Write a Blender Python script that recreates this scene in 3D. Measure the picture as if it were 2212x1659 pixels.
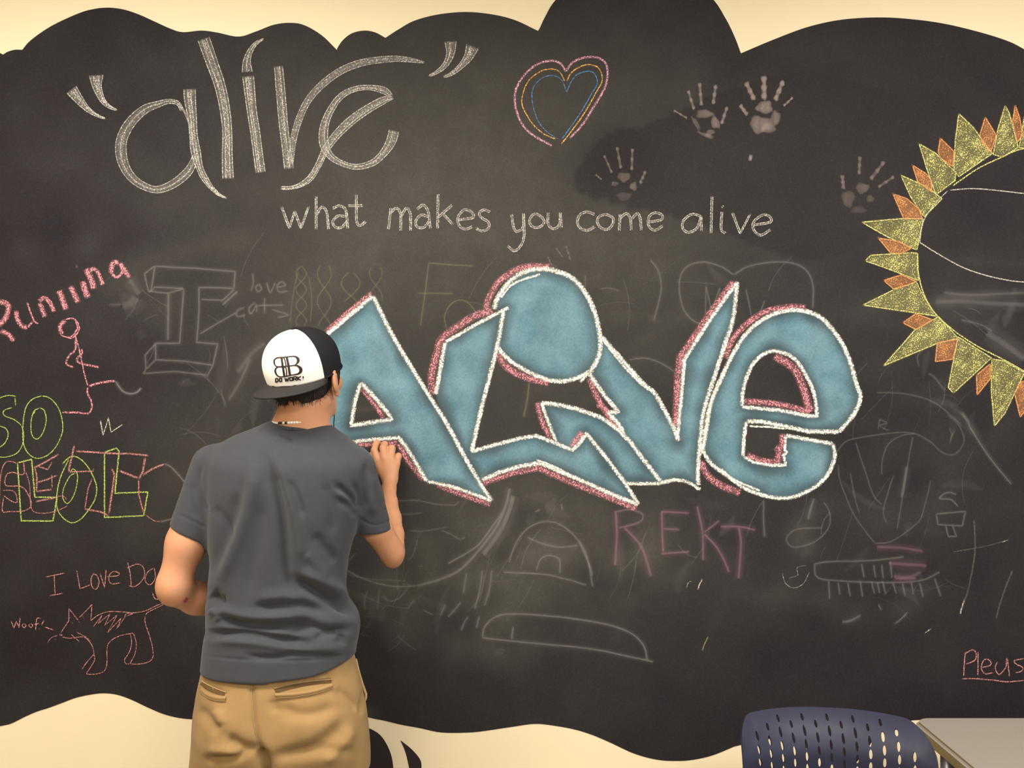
import bpy, bmesh, math, random
import numpy as np
from mathutils import Vector, Matrix, noise as mnoise
from mathutils.bvhtree import BVHTree
from mathutils.geometry import delaunay_2d_cdt
random.seed(7); rng = np.random.default_rng(7)
sc = bpy.context.scene
for _o in list(bpy.data.objects): bpy.data.objects.remove(_o, do_unlink=True)
COL = sc.collection

# ---------------------------------------------------------------- camera, world, lights, exposure
CAMY, CAMZ, FPX = -2.80, 1.60, 2037.0
cam_data = bpy.data.cameras.new('camera'); cam = bpy.data.objects.new('camera', cam_data); COL.objects.link(cam)
cam.location = (0, CAMY, CAMZ); cam.rotation_euler = (math.pi/2, 0, 0)
cam_data.sensor_width = 36.0; cam_data.lens = 36.0*FPX/2212.0; cam_data.clip_start = 0.05
sc.camera = cam
world = bpy.data.worlds.new('world'); sc.world = world; world.use_nodes = True
world.node_tree.nodes['Background'].inputs[0].default_value = (0.75, 0.85, 1.0, 1)
world.node_tree.nodes['Background'].inputs[1].default_value = 0.25
sc.view_settings.view_transform = 'Standard'; sc.view_settings.look = 'None'
sc.view_settings.gamma = 1.0; sc.view_settings.use_curve_mapping = False
sc.view_settings.exposure = 0.74
WARM = (1.0, 0.93, 0.82); COOL = (0.62, 0.76, 1.0)
def area(name, loc, rot, sx, sy, power, color):
    l = bpy.data.lights.new(name, 'AREA'); l.shape = 'RECTANGLE'; l.size = sx; l.size_y = sy
    l.energy = power; l.color = color
    o = bpy.data.objects.new(name, l); COL.objects.link(o); o.location = loc; o.rotation_euler = rot
    return o
CEIL = 3.05
TROFFERS = [(-1.15, -1.45, 42), (1.45, -1.45, 29), (-1.15, -3.9, 40), (1.45, -3.9, 40)]
for (lx, ly, pw) in TROFFERS:
    area('ceiling_lamp', (lx, ly, CEIL-0.07), (0, 0, 0), 1.2, 0.6, pw, WARM)
area('window_daylight', (3.42, -3.0, 1.7), (0, math.radians(90), 0), 1.3, 1.8, 26, COOL)

# ---------------------------------------------------------------- helpers
def pxw(px, py, y=0.0):
    """the point at depth plane y that stands at pixel px,py of the photograph (used to read real positions off it)"""
    d = y - CAMY
    return Vector(((px-1106.0)/FPX*d, y, CAMZ-(py-829.5)/FPX*d))
def tag(o, label=None, cat=None, group=None, kind=None):
    if label: o['label'] = label
    if cat: o['category'] = cat
    if group: o['group'] = group
    if kind: o['kind'] = kind
    return o
def empty(name, loc, label, cat, group=None, rz=0.0):
    o = bpy.data.objects.new(name, None); COL.objects.link(o); o.location = loc; o.rotation_euler = (0, 0, rz)
    o.empty_display_size = 0.05
    return tag(o, label, cat, group)
def wmat(o):
    m = Matrix.Translation(o.location) @ o.rotation_euler.to_matrix().to_4x4()
    return m if o.parent is None else wmat(o.parent) @ o.matrix_parent_inverse @ m
def mesh_obj(name, verts, faces, mat=None, parent=None, smooth=False, world=True):
    me = bpy.data.meshes.new(name)
    if isinstance(verts, np.ndarray): verts = verts.tolist()
    if isinstance(faces, np.ndarray): faces = faces.tolist()
    me.from_pydata(verts, [], faces)
    if smooth: me.polygons.foreach_set('use_smooth', [True]*len(me.polygons))
    if mat: me.materials.append(mat)
    me.update()
    o = bpy.data.objects.new(name, me); COL.objects.link(o)
    if parent is not None:
        o.parent = parent
        if world: o.matrix_parent_inverse = wmat(parent).inverted()
    return o
def bm_obj(name, bm, mat=None, parent=None, smooth=False, world=True):
    me = bpy.data.meshes.new(name); bm.to_mesh(me); bm.free()
    if smooth: me.polygons.foreach_set('use_smooth', [True]*len(me.polygons))
    if mat: me.materials.append(mat)
    o = bpy.data.objects.new(name, me); COL.objects.link(o)
    if parent is not None:
        o.parent = parent
        if world: o.matrix_parent_inverse = wmat(parent).inverted()
    return o
def box_bm(lo, hi, bevel=0.0, bm=None):
    b = bmesh.new()
    bmesh.ops.create_cube(b, size=1.0)
    for v in b.verts:
        v.co = Vector([lo[i] + (v.co[i]+0.5)*(hi[i]-lo[i]) for i in range(3)])
    if bevel > 0: bmesh.ops.bevel(b, geom=b.edges[:], offset=bevel, segments=2, affect='EDGES')
    if bm is None: return b
    me = bpy.data.meshes.new('t'); b.to_mesh(me); b.free(); bm.from_mesh(me); bpy.data.meshes.remove(me); return bm
def catmull(P, closed=False, step=4.0):
    """smooth a list of (x, y, *attrs) through its points"""
    P = np.array(P, float); n = len(P)
    if n < 3: 
        out = [P[0] + (P[-1]-P[0])*t for t in np.linspace(0, 1, max(2, int(np.hypot(*(P[-1]-P[0])[:2])/step)+1))]
        return np.array(out)
    out = []
    for i in range(n if closed else n-1):
        p1, p2 = P[i], P[(i+1) % n]
        p0 = P[i-1] if (i > 0 or closed) else 2*p1-p2
        p3 = P[(i+2) % n] if (i+2 < n or closed) else 2*p2-p1
        m = max(2, int(np.hypot(*(p2-p1)[:2])/step)+1)
        for t in np.arange(m)/m:
            out.append(0.5*((2*p1)+(-p0+p2)*t+(2*p0-5*p1+4*p2-p3)*t*t+(-p0+3*p1-3*p2+p3)*t**3))
    out.append(P[0] if closed else P[-1])
    return np.array(out)
def straight(P, closed=False, step=4.0):
    P = np.array(P, float)
    if closed: P = np.vstack([P, P[:1]])
    out = []
    for a, b in zip(P[:-1], P[1:]):
        m = max(1, int(np.hypot(*(b-a)[:2])/step))
        for t in np.arange(m)/m: out.append(a+(b-a)*t)
    out.append(P[-1]); return np.array(out)
def view(x0, y0, w, zw=2212.0):
    """reader for coordinates taken in an enlarged detail of the photograph"""
    s = w/zw
    return lambda pts: [(x0+p[0]*s, y0+p[1]*s) + tuple(q*s for q in p[2:]) for p in pts]

# ---------------------------------------------------------------- materials
def nmat(name):
    m = bpy.data.materials.new(name); m.use_nodes = True; nt = m.node_tree
    return m, nt, nt.nodes, nt.links, nt.nodes['Principled BSDF']
def noise_node(nt, vec, scale, detail=2.0, rough=0.5, dist=0.0):
    n = nt.nodes.new('ShaderNodeTexNoise'); n.inputs['Scale'].default_value = scale
    n.inputs['Detail'].default_value = detail; n.inputs['Roughness'].default_value = rough
    n.inputs['Distortion'].default_value = dist
    if vec is not None: nt.links.new(vec, n.inputs['Vector'])
    return n.outputs['Fac']
def mrange(nt, v, a, b, c=0.0, d=1.0, smooth=False):
    n = nt.nodes.new('ShaderNodeMapRange'); n.inputs[1].default_value = a; n.inputs[2].default_value = b
    n.inputs[3].default_value = c; n.inputs[4].default_value = d
    if smooth: n.interpolation_type = 'SMOOTHSTEP'
    nt.links.new(v, n.inputs[0]); return n.outputs[0]
def mth(nt, op, a, b=None, clamp=False):
    n = nt.nodes.new('ShaderNodeMath'); n.operation = op; n.use_clamp = clamp
    for i, x in enumerate((a, b)):
        if x is None: continue
        if isinstance(x, (int, float)): n.inputs[i].default_value = x
        else: nt.links.new(x, n.inputs[i])
    return n.outputs[0]
def mixc(nt, fac, a, b):
    n = nt.nodes.new('ShaderNodeMix'); n.data_type = 'RGBA'
    for i, x in ((0, fac), (6, a), (7, b)):
        if isinstance(x, (int, float)): n.inputs[i].default_value = x
        elif isinstance(x, tuple): n.inputs[i].default_value = (*x[:3], 1)
        else: nt.links.new(x, n.inputs[i])
    return n.outputs[2]
def objpos(nt):
    g = nt.nodes.new('ShaderNodeNewGeometry'); return g.outputs['Position']
def attr(nt, name):
    a = nt.nodes.new('ShaderNodeAttribute'); a.attribute_name = name; return a.outputs['Fac']
def simple(name, col, rough=0.6, spec=0.4, var=0.0, vscale=8.0, bump=0.0, bscale=200.0, metal=0.0, sheen=0.0, sss=0.0):
    m, nt, nd, lk, p = nmat(name)
    p.inputs['Roughness'].default_value = rough; p.inputs['Specular IOR Level'].default_value = spec
    p.inputs['Metallic'].default_value = metal
    pos = objpos(nt)
    if var > 0:
        f = noise_node(nt, pos, vscale, 4, 0.6)
        f = mrange(nt, f, 0.3, 0.7)
        lk.new(mixc(nt, f, tuple(c*(1-var) for c in col), tuple(min(1, c*(1+var)) for c in col)), p.inputs['Base Color'])
    else: p.inputs['Base Color'].default_value = (*col, 1)
    if bump > 0:
        b = nd.new('ShaderNodeBump'); b.inputs['Strength'].default_value = bump; b.inputs['Distance'].default_value = 0.001
        lk.new(noise_node(nt, pos, bscale, 3, 0.6), b.inputs['Height']); lk.new(b.outputs[0], p.inputs['Normal'])
    if sheen > 0: p.inputs['Sheen Weight'].default_value = sheen; p.inputs['Sheen Roughness'].default_value = 0.5
    if sss > 0:
        p.inputs['Subsurface Weight'].default_value = sss; p.inputs['Subsurface Radius'].default_value = (0.012, 0.005, 0.003)
        p.inputs['Subsurface Scale'].default_value = 0.6
    return m
def chalk(name, col, grain=350.0, soft=0.42, smear=0.32):
    """dry chalk caught on the tooth of the paint: cover from noise, vertex density and distance across the stroke"""
    m, nt, nd, lk, p = nmat(name)
    p.inputs['Base Color'].default_value = (*col, 1); p.inputs['Roughness'].default_value = 0.95
    p.inputs['Specular IOR Level'].default_value = 0.05
    pos = objpos(nt)
    n1 = mrange(nt, noise_node(nt, pos, grain, 1.5, 0.6), 0.30, 0.70)
    uv = nd.new('ShaderNodeUVMap').outputs[0]
    sep = nd.new('ShaderNodeSeparateXYZ'); lk.new(uv, sep.inputs[0])
    e = mth(nt, 'ABSOLUTE', mth(nt, 'SUBTRACT', mth(nt, 'MULTIPLY', sep.outputs[1], 2.0), 1.0))
    e = mth(nt, 'SUBTRACT', 1.0, mth(nt, 'POWER', e, 2.2))
    cmb = nd.new('ShaderNodeCombineXYZ')
    lk.new(mth(nt, 'MULTIPLY', sep.outputs[0], 16.0), cmb.inputs[0]); lk.new(mth(nt, 'MULTIPLY', sep.outputs[1], 7.0), cmb.inputs[1])
    st = mrange(nt, noise_node(nt, cmb.outputs[0], 1.0, 3, 0.6), 0.3, 0.7, 0.70, 1.22)
    cov = mth(nt, 'MULTIPLY', mth(nt, 'MULTIPLY', attr(nt, 'dens'), e), st)
    a = mth(nt, 'DIVIDE', mth(nt, 'SUBTRACT', mth(nt, 'ADD', cov, n1), 1.0), soft, clamp=True)
    a = mth(nt, 'MAXIMUM', a, mth(nt, 'MULTIPLY', cov, smear))
    a = mth(nt, 'MULTIPLY', a, attr(nt, 'opac'), clamp=True)
    tr = nd.new('ShaderNodeBsdfTransparent'); mx = nd.new('ShaderNodeMixShader')
    lk.new(a, mx.inputs[0]); lk.new(tr.outputs[0], mx.inputs[1]); lk.new(p.outputs[0], mx.inputs[2])
    lk.new(mx.outputs[0], nd['Material Output'].inputs[0])
    return m
C_WHITE = chalk('chalk_white', (0.62, 0.59, 0.53), soft=0.5, smear=0.34)
C_BIG = chalk('chalk_white_side', (0.60, 0.57, 0.51), grain=380, soft=0.6, smear=0.34)
C_BRIGHT = chalk('chalk_bright_white', (0.90, 0.87, 0.78), soft=0.42, smear=0.22, grain=250)
C_PINK = chalk('chalk_pink', (0.66, 0.27, 0.31), soft=0.45, smear=0.26, grain=260)
C_ROSE = chalk('chalk_rose', (0.62, 0.28, 0.27))
C_MAUVE = chalk('chalk_mauve', (0.75, 0.38, 0.50))
C_YELLOW = chalk('chalk_yellow', (0.68, 0.65, 0.24), smear=0.35, grain=300)
C_ORANGE = chalk('chalk_orange', (0.74, 0.33, 0.13), smear=0.6, grain=300)
C_AMBER = chalk('chalk_amber', (0.75, 0.42, 0.12))
C_BLUE = chalk('chalk_blue', (0.10, 0.26, 0.52))
C_GREEN = chalk('chalk_green', (0.44, 0.54, 0.14))
C_DUST = chalk('chalk_dust', (0.52, 0.50, 0.49), grain=600, soft=1.0, smear=0.75)
C_PDUST = chalk('chalk_pink_dust', (0.52, 0.27, 0.36), grain=500, soft=1.0, smear=0.75)
C_YDUST = chalk('chalk_yellow_dust', (0.50, 0.46, 0.22), grain=500, soft=1.0, smear=0.75)
C_HAND = chalk('chalk_hand_dust', (0.54, 0.43, 0.40), grain=420, soft=0.9, smear=0.6)

# ---------------------------------------------------------------- chalk geometry
class Chalk:
    """collects strokes (ribbons a fraction of a millimetre proud of the paint) and fills into one mesh"""
    layer = 0.0013
    def __init__(s):
        s.v, s.f, s.uv, s.d, s.o = [], [], [], [], []
        s.y = Chalk.layer
    def _bump(s):
        Chalk.layer += 0.000004; s.y = Chalk.layer
    def ribbon(s, P, dens=0.75, opac=1.0, taper=True):
        P = np.asarray(P, float); n = len(P)
        if n < 2: return s
        s._bump()
        W = pxw(0, 0, 0); k = -CAMY/FPX
        x = (P[:, 0]-1106)*k; z = CAMZ-(P[:, 1]-829.5)*k; w = P[:, 2]*k*0.5
        tx = np.gradient(x); tz = np.gradient(z); L = np.hypot(tx, tz)+1e-9; tx /= L; tz /= L
        u = np.concatenate([[0], np.cumsum(np.hypot(np.diff(x), np.diff(z)))]) + random.random()*5
        D = P[:, 3] if P.shape[1] > 3 else np.ones(n)
        b = len(s.v); dd = np.ones(n)*dens*D
        if taper: dd[0] *= 0.4; dd[-1] *= 0.4
        for i in range(n):
            s.v.append((x[i]-tz[i]*w[i], -s.y, z[i]+tx[i]*w[i])); s.v.append((x[i]+tz[i]*w[i], -s.y, z[i]-tx[i]*w[i]))
            s.uv += [(u[i], 0.0), (u[i], 1.0)]; s.d += [dd[i]]*2; s.o += [opac]*2
            if i: s.f.append((b+2*i-2, b+2*i-1, b+2*i+1, b+2*i))
        return s
    def line(s, pts, w=3.2, dens=0.75, opac=1.0, closed=False, sharp=False, wob=0.0, taper=True):
        P = [tuple(p[:2]) + ((p[2] if len(p) > 2 else w),) for p in pts]
        R = straight(P, closed) if sharp else catmull(P, closed)
        if wob: R[:, :2] += np.cumsum(rng.normal(0, wob, (len(R), 2)), 0)*0.3*np.hanning(len(R))[:, None]
        return s.ribbon(R, dens, opac, taper)
    def broad(s, pts, dens=0.6, edge=0.8, n=3, ew=2.6):
        dens *= 0.86; edge = min(.95, edge*1.12)
        """side of the stick: a pale broad stroke with brighter lines along it"""
        R = catmull(pts); s.ribbon(R, dens)
        T = np.gradient(R[:, :2], axis=0); T /= (np.linalg.norm(T, axis=1)[:, None]+1e-9)
        N = np.stack([-T[:, 1], T[:, 0]], 1)
        for k in range(n):
            off = (-0.42, 0.42, random.uniform(-0.2, 0.2), random.uniform(-0.3, 0.3))[k]
            Q = R.copy(); jit = np.cumsum(rng.normal(0, 0.03, len(R))); jit -= np.linspace(0, jit[-1], len(R))
            Q[:, :2] += N*(R[:, 2]*(off))[:, None] + N*jit[:, None]
            Q[:, 2] = np.minimum(ew, np.maximum(R[:, 2]*0.45, 1.2)); s.ribbon(Q, edge)
        return s
    def double(s, pts, gap=4.5, w=2.1, dens=0.85, closed=False):
        """a letter stroke drawn as two thin lines with a little chalk between"""
        R = catmull([tuple(p[:2])+(gap,) for p in pts], closed, 3.0)
        s.ribbon(R, 0.42)
        T = np.gradient(R[:, :2], axis=0); T /= (np.linalg.norm(T, axis=1)[:, None]+1e-9)
        N = np.stack([-T[:, 1], T[:, 0]], 1)
        for sg in (-1, 1):
            Q = R.copy(); Q[:, :2] += N*sg*gap*0.45 + rng.normal(0, 0.15, (len(R), 2)); Q[:, 2] = w
            s.ribbon(Q, dens, taper=False)
        return s
    def blob(s, x, y, rx, ry=None, dens=0.7, opac=1.0, ang=0.0, seg=22):
        """a soft pressed patch"""
        s._bump(); ry = ry or rx; k = -CAMY/FPX; b = len(s.v)
        c, sn = math.cos(ang), math.sin(ang)
        def add(px, py, d):
            s.v.append(((px-1106)*k, -s.y, CAMZ-(py-829.5)*k)); s.uv.append((px*0.01, 0.5)); s.d.append(d); s.o.append(opac)
        add(x, y, dens)
        for ring, dn in ((0.45, dens), (0.8, dens*0.75), (1.0, 0.0)):
            for i in range(seg):
                a = 2*math.pi*i/seg; rr = ring*(1+0.12*math.sin(3*a+x)+0.08*math.sin(5*a+y))
                ux, uy = rx*rr*math.cos(a), ry*rr*math.sin(a)
                add(x+ux*c-uy*sn, y+ux*sn+uy*c, dn)
        for i in range(seg):
            j = (i+1) % seg
            s.f.append((b, b+1+i, b+1+j))
            for r in (0, 1):
                s.f.append((b+1+r*seg+i, b+1+(r+1)*seg+i, b+1+(r+1)*seg+j, b+1+r*seg+j))
        return s
    def fill(s, poly, fn, cell=6.0, opac=1.0, holes=()):
        """rubbed-in area: grid inside the outline, density from fn(distance to the edge in pixels, x, y)"""
        s._bump(); k = -CAMY/FPX; P = np.array([p[:2] for p in poly], float)
        x0, y0 = P.min(0)-cell; x1, y1 = P.max(0)+cell
        gx, gy = np.meshgrid(np.arange(x0, x1, cell), np.arange(y0, y1, cell), indexing='ij')
        def inside(Q):
            r = np.zeros(gx.shape, bool)
            for a, b in zip(Q, np.roll(Q, -1, 0)):
                c = ((a[1] > gy) != (b[1] > gy)) & (gx < (b[0]-a[0])*(gy-a[1])/((b[1]-a[1]) or 1e-9)+a[0]); r ^= c
            return r
        def dist(Q):
            d = np.full(gx.shape, 1e9)
            for a, b in zip(Q, np.roll(Q, -1, 0)):
                ab = b-a; t = np.clip(((gx-a[0])*ab[0]+(gy-a[1])*ab[1])/(ab@ab+1e-9), 0, 1)
                d = np.minimum(d, np.hypot(gx-a[0]-t*ab[0], gy-a[1]-t*ab[1]))
            return d
        ins = inside(P); d = dist(P)
        for h in holes:
            H = np.array([q[:2] for q in h], float); ins &= ~inside(H); d = np.minimum(d, dist(H))
        d = np.where(ins, d, -d); ids = -np.ones(gx.shape, int); keep = d > -cell*1.5
        b = len(s.v); ids[keep] = b+np.arange(keep.sum())
        X, Y, DD = gx[keep], gy[keep], d[keep]; dn = fn(DD, X, Y)
        for i in range(len(X)):
            s.v.append(((X[i]-1106)*k, -s.y, CAMZ-(Y[i]-829.5)*k)); s.uv.append((X[i]*0.004+Y[i]*0.003, 0.5)); s.d.append(float(dn[i])); s.o.append(opac)
        q = np.stack([ids[:-1, :-1], ids[:-1, 1:], ids[1:, 1:], ids[1:, :-1]], -1).reshape(-1, 4)
        s.f += [tuple(r) for r in q[(q >= 0).all(1)].tolist()]
        return s
    def build(s, name, mat, parent=None):
        o = mesh_obj(name, s.v, s.f, mat, parent); me = o.data
        uvl = me.uv_layers.new(name='UVMap'); li = np.zeros(len(me.loops), int); me.loops.foreach_get('vertex_index', li)
        uvl.data.foreach_set('uv', np.array(s.uv, np.float32)[li].ravel())
        for nm, val in (('dens', s.d), ('opac', s.o)):
            a = me.attributes.new(nm, 'FLOAT', 'POINT'); a.data.foreach_set('value', np.array(val, np.float32))
        return o
def vnoise(x, y, s, seed=0.0):
    return np.array([mnoise.noise(Vector((a*s, b*s, seed))) for a, b in zip(x, y)])
def anchor(name, px, py, label, cat, group=None):
    p = pxw(px, py, 0.0); p.y = -0.0015
    return empty(name, p, label, cat, group)
# ================================================================ the room
M_WALL = simple('wall_paint_cream', (0.82, 0.71, 0.50), 0.75, 0.25, var=0.02, vscale=3, bump=0.12, bscale=260)
M_CEIL = simple('ceiling_tile_white', (0.78, 0.76, 0.70), 0.9, 0.1, bump=0.4, bscale=120)
M_FLOOR = simple('carpet_grey', (0.16, 0.145, 0.13), 0.95, 0.05, var=0.25, vscale=160, bump=0.8, bscale=500)
M_TRIM = simple('vinyl_base_dark', (0.03, 0.028, 0.026), 0.5)
M_METAL = simple('steel_grey', (0.35, 0.35, 0.36), 0.35, metal=0.9)
M_WHITE = simple('white_paint', (0.8, 0.8, 0.78), 0.5)
RX, RY = 3.5, -6.2
def slab(name, lo, hi, mat, **kw):
    o = bm_obj(name, box_bm(lo, hi), mat); tag(o, kind='structure'); return o
slab('wall_back', (-RX, 0, 0), (RX, 0.12, CEIL), M_WALL)
slab('wall_left', (-RX-0.12, RY, 0), (-RX, 0.12, CEIL), M_WALL)
slab('wall_front', (-RX, RY-0.12, 0), (RX, RY, CEIL), M_WALL)
WY0, WY1, WZ0, WZ1 = -4.0, -2.0, 0.95, 2.45
bm = box_bm((RX, RY, 0), (RX+0.12, WY0, CEIL)); box_bm((RX, WY1, 0), (RX+0.12, 0.12, CEIL), bm=bm)
box_bm((RX, WY0, 0), (RX+0.12, WY1, WZ0), bm=bm); box_bm((RX, WY0, WZ1), (RX+0.12, WY1, CEIL), bm=bm)
tag(bm_obj('wall_right', bm, M_WALL), kind='structure')
bm = box_bm((RX+0.02, WY0, WZ0), (RX+0.08, WY0+0.05, WZ1)); box_bm((RX+0.02, WY1-0.05, WZ0), (RX+0.08, WY1, WZ1), bm=bm)
box_bm((RX+0.02, WY0, WZ0), (RX+0.08, WY1, WZ0+0.05), bm=bm); box_bm((RX+0.02, WY0, WZ1-0.05), (RX+0.08, WY1, WZ1), bm=bm)
box_bm((RX+0.03, -3.02, WZ0), (RX+0.07, -2.98, WZ1), bm=bm)
tag(bm_obj('window_1', bm, M_METAL), kind='structure')
slab('floor', (-RX, RY, -0.1), (RX, 0.12, 0), M_FLOOR)
slab('ceiling', (-RX, RY, CEIL), (RX, 0.12, CEIL+0.1), M_CEIL)
slab('baseboard_back', (-RX, -0.012, 0), (RX, 0, 0.1), M_TRIM)
m_em = bpy.data.materials.new('lamp_diffuser'); m_em.use_nodes = True
_p = m_em.node_tree.nodes['Principled BSDF']; _p.inputs['Base Color'].default_value = (0.9, 0.88, 0.8, 1)
_p.inputs['Emission Color'].default_value = (*WARM, 1); _p.inputs['Emission Strength'].default_value = 4.0
for i, (lx, ly, pw) in enumerate(TROFFERS):
    root = empty('ceiling_light', (lx, ly, CEIL-0.06), ['ceiling light panel near the chalkboard wall, above the person', 'ceiling light panel near the chalkboard wall, above the chair',
                 'ceiling light panel behind the viewer on the person side', 'ceiling light panel behind the viewer on the chair side'][i], 'light', 'ceiling light panels')
    fb = box_bm((lx-0.64, ly-0.34, CEIL-0.06), (lx-0.60, ly+0.34, CEIL)); box_bm((lx+0.60, ly-0.34, CEIL-0.06), (lx+0.64, ly+0.34, CEIL), bm=fb)
    box_bm((lx-0.64, ly-0.34, CEIL-0.06), (lx+0.64, ly-0.30, CEIL), bm=fb); box_bm((lx-0.64, ly+0.30, CEIL-0.06), (lx+0.64, ly+0.34, CEIL), bm=fb)
    bm_obj('frame', fb, M_WHITE, root)
    bm_obj('diffuser', box_bm((lx-0.60, ly-0.30, CEIL-0.04), (lx+0.60, ly+0.30, CEIL-0.03)), m_em, root)

# ================================================================ painted chalkboard
V1 = view(0, 0, 740); V2 = view(560, 0, 740); V3 = view(1080, 80, 740); V4 = view(1732, 180, 480); V5 = view(1732, 500, 480, 1810)
V6 = view(0, 520, 560); W1 = view(0, 840, 480); W2 = view(0, 1180, 480); W3 = view(460, 660, 400); W4 = view(300, 880, 640)
W5 = view(360, 1300, 600); W6 = view(1500, 1380, 712); X1 = view(680, 560, 640); X2 = view(980, 560, 480); X3 = view(980, 840, 480)
X4 = view(1420, 560, 480, 1475); X5 = view(900, 1000, 600); X6 = view(1280, 1060, 600); X7 = view(1660, 880, 552, 1477)
Y2 = view(270, 480, 600); Y5 = view(740, 1050, 360); Y6 = view(220, 120, 340, 1763); ZB = view(760, 1480, 880); ZL = view(0, 1440, 460); ZT = view(1140, 0, 1072)
def seg(*parts):
    """outline from runs; each run is smoothed by itself so that the cusps between lobes stay sharp"""
    out = []
    for p in parts: out += [tuple(q[:2]) for q in catmull(p, step=8.0)[(1 if out else 0):]]
    return out
top = seg([(-420, 180), (-300, 90), (-150, 60), (-50, 90), (7, 118)],
    V1([(22, 352), (50, 335), (95, 322), (145, 322)]),
    V1([(145, 322), (200, 260), (330, 170), (500, 90), (600, 60), (700, 50), (800, 62), (900, 95), (1000, 140), (1100, 185), (1180, 208), (1300, 198), (1400, 210), (1540, 237), (1650, 205), (1770, 160), (1880, 148), (1970, 165), (2080, 230), (2175, 322)]),
    V2([(497, 322), (540, 260), (600, 215), (680, 198), (750, 210), (815, 245)]),
    V2([(815, 245), (900, 190), (1000, 135), (1150, 95), (1330, 78), (1500, 93), (1650, 130), (1800, 200)]),
    ZT([(48, 138), (80, 70), (125, 0), (230, -90), (380, -150), (540, -150), (700, -95), (820, -8), (880, 80), (920, 160), (950, 238)]),
    ZT([(950, 238), (1100, 175), (1250, 120), (1400, 88), (1560, 78), (1700, 85), (1850, 105), (2000, 140), (2130, 180), (2212, 220)]) + [(2300, 160), (2420, 260), (2480, 380)])
bot = seg([(2560, 700), (2600, 1100), (2500, 1560)], [(2500, 1560), (2212, 1557), (2000, 1555), (1965, 1557)],
    [(1965, 1557), (1930, 1556), (1900, 1572), (1875, 1615), (1838, 1655), (1800, 1652), (1760, 1625), (1700, 1600), (1650, 1597), (1592, 1611)],
    ZB([(2095, 325), (1960, 380), (1850, 405), (1750, 411), (1650, 403), (1530, 370), (1400, 310), (1300, 268), (1200, 238), (1080, 217), (990, 210), (870, 226), (700, 251), (600, 258), (480, 256), (370, 233), (270, 215), (180, 193), (75, 170)]) + [(700, 1520), (560, 1540), (460, 1556)],
    ZL([(2000, 548), (1850, 530), (1700, 492), (1550, 430), (1380, 350), (1250, 300), (1130, 278), (1000, 281), (800, 320), (650, 375), (500, 430), (380, 468), (250, 525), (130, 585), (0, 618)]) + [(-120, 1590), (-260, 1540), (-420, 1420)])
left = seg([(-420, 1420), (-480, 1000), (-470, 500), (-420, 180)])
outline = top + bot[0:] + left[1:-1]
OUT = []
for p in outline:
    if not OUT or math.hypot(p[0]-OUT[-1][0], p[1]-OUT[-1][1]) > 2.5: OUT.append(p)
OUTN = np.array(OUT)
def pt_in(Q, X, Y):
    r = np.zeros(X.shape, bool)
    for a, b in zip(Q, np.roll(Q, -1, 0)):
        r ^= ((a[1] > Y) != (b[1] > Y)) & (X < (b[0]-a[0])*(Y-a[1])/((b[1]-a[1]) or 1e-9)+a[0])
    return r
def pt_dist(Q, X, Y):
    d = np.full(X.shape, 1e9)
    for a, b in zip(Q, np.roll(Q, -1, 0)):
        ab = b-a; t = np.clip(((X-a[0])*ab[0]+(Y-a[1])*ab[1])/(ab@ab+1e-9), 0, 1)
        d = np.minimum(d, np.hypot(X-a[0]-t*ab[0], Y-a[1]-t*ab[1]))
    return d
STEP = 11.0
gx, gy = np.meshgrid(np.arange(-470, 2600, STEP), np.arange(-70, 1660, STEP), indexing='ij')
gx = (gx+rng.uniform(-2, 2, gx.shape)).ravel(); gy = (gy+rng.uniform(-2, 2, gy.shape)).ravel()
k_in = pt_in(OUTN, gx, gy) & (pt_dist(OUTN[::2], gx, gy) > 7.0)
gx, gy = gx[k_in], gy[k_in]
pts = [Vector(p) for p in OUT] + [Vector((a, b)) for a, b in zip(gx, gy)]
n_o = len(OUT)
cv, ce, cf, *_ = delaunay_2d_cdt(pts, [(i, (i+1) % n_o) for i in range(n_o)], [], 1, 1e-4, False)
BX = np.array([v[0] for v in cv]); BY = np.array([v[1] for v in cv])
# chalk dust left by wiping: broad hand-wide wipes, clouds, and the patch an eraser has cleaned
def g2(cx, cy, rx, ry, ang=0.0, p=2.0):
    c, s = math.cos(math.radians(ang)), math.sin(math.radians(ang))
    u = ((BX-cx)*c+(BY-cy)*s)/rx; v = (-(BX-cx)*s+(BY-cy)*c)/ry
    return np.exp(-(np.abs(u)**p+np.abs(v)**p))
def wipe(pts_, w):
    R = catmull(pts_, step=20); d = np.full(BX.shape, 1e9)
    for a, b in zip(R[:-1], R[1:]):
        ab = b-a; t = np.clip(((BX-a[0])*ab[0]+(BY-a[1])*ab[1])/(ab@ab+1e-9), 0, 1)
        d = np.minimum(d, np.hypot(BX-a[0]-t*ab[0], BY-a[1]-t*ab[1]))
    return np.exp(-(d/w)**2)
dust = 0.05 + 0.52*g2(1150, 480, 540, 400) + 0.16*g2(900, 250, 500, 260) + 0.30*g2(1050, 1180, 560, 260) + 0.12*g2(600, 700, 350, 350)
n1 = vnoise(BX, BY*1.7, 0.004, 3.0); n2 = vnoise(BX, BY, 0.013, 9.0)
dust += 0.10*n1+0.06*n2
edge_dark = pt_in(np.array([tuple(q[:2]) for q in catmull([(1240, 410), (1262, 340), (1320, 285), (1400, 268), (1470, 240), (1560, 200), (1760, 160), (2000, 250), (1950, 450), (1760, 560), (1500, 480), (1330, 440)], True, 20)]), BX, BY)
dust = np.where(edge_dark, dust*0.42+0.02, dust)
dust *= 1-0.7*g2(1330, 350, 110, 90)
dust += 0.16*wipe([(300, 1150), (700, 600), (900, 420)], 60) + 0.14*wipe([(230, 620), (330, 560), (520, 520)], 30)
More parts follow.
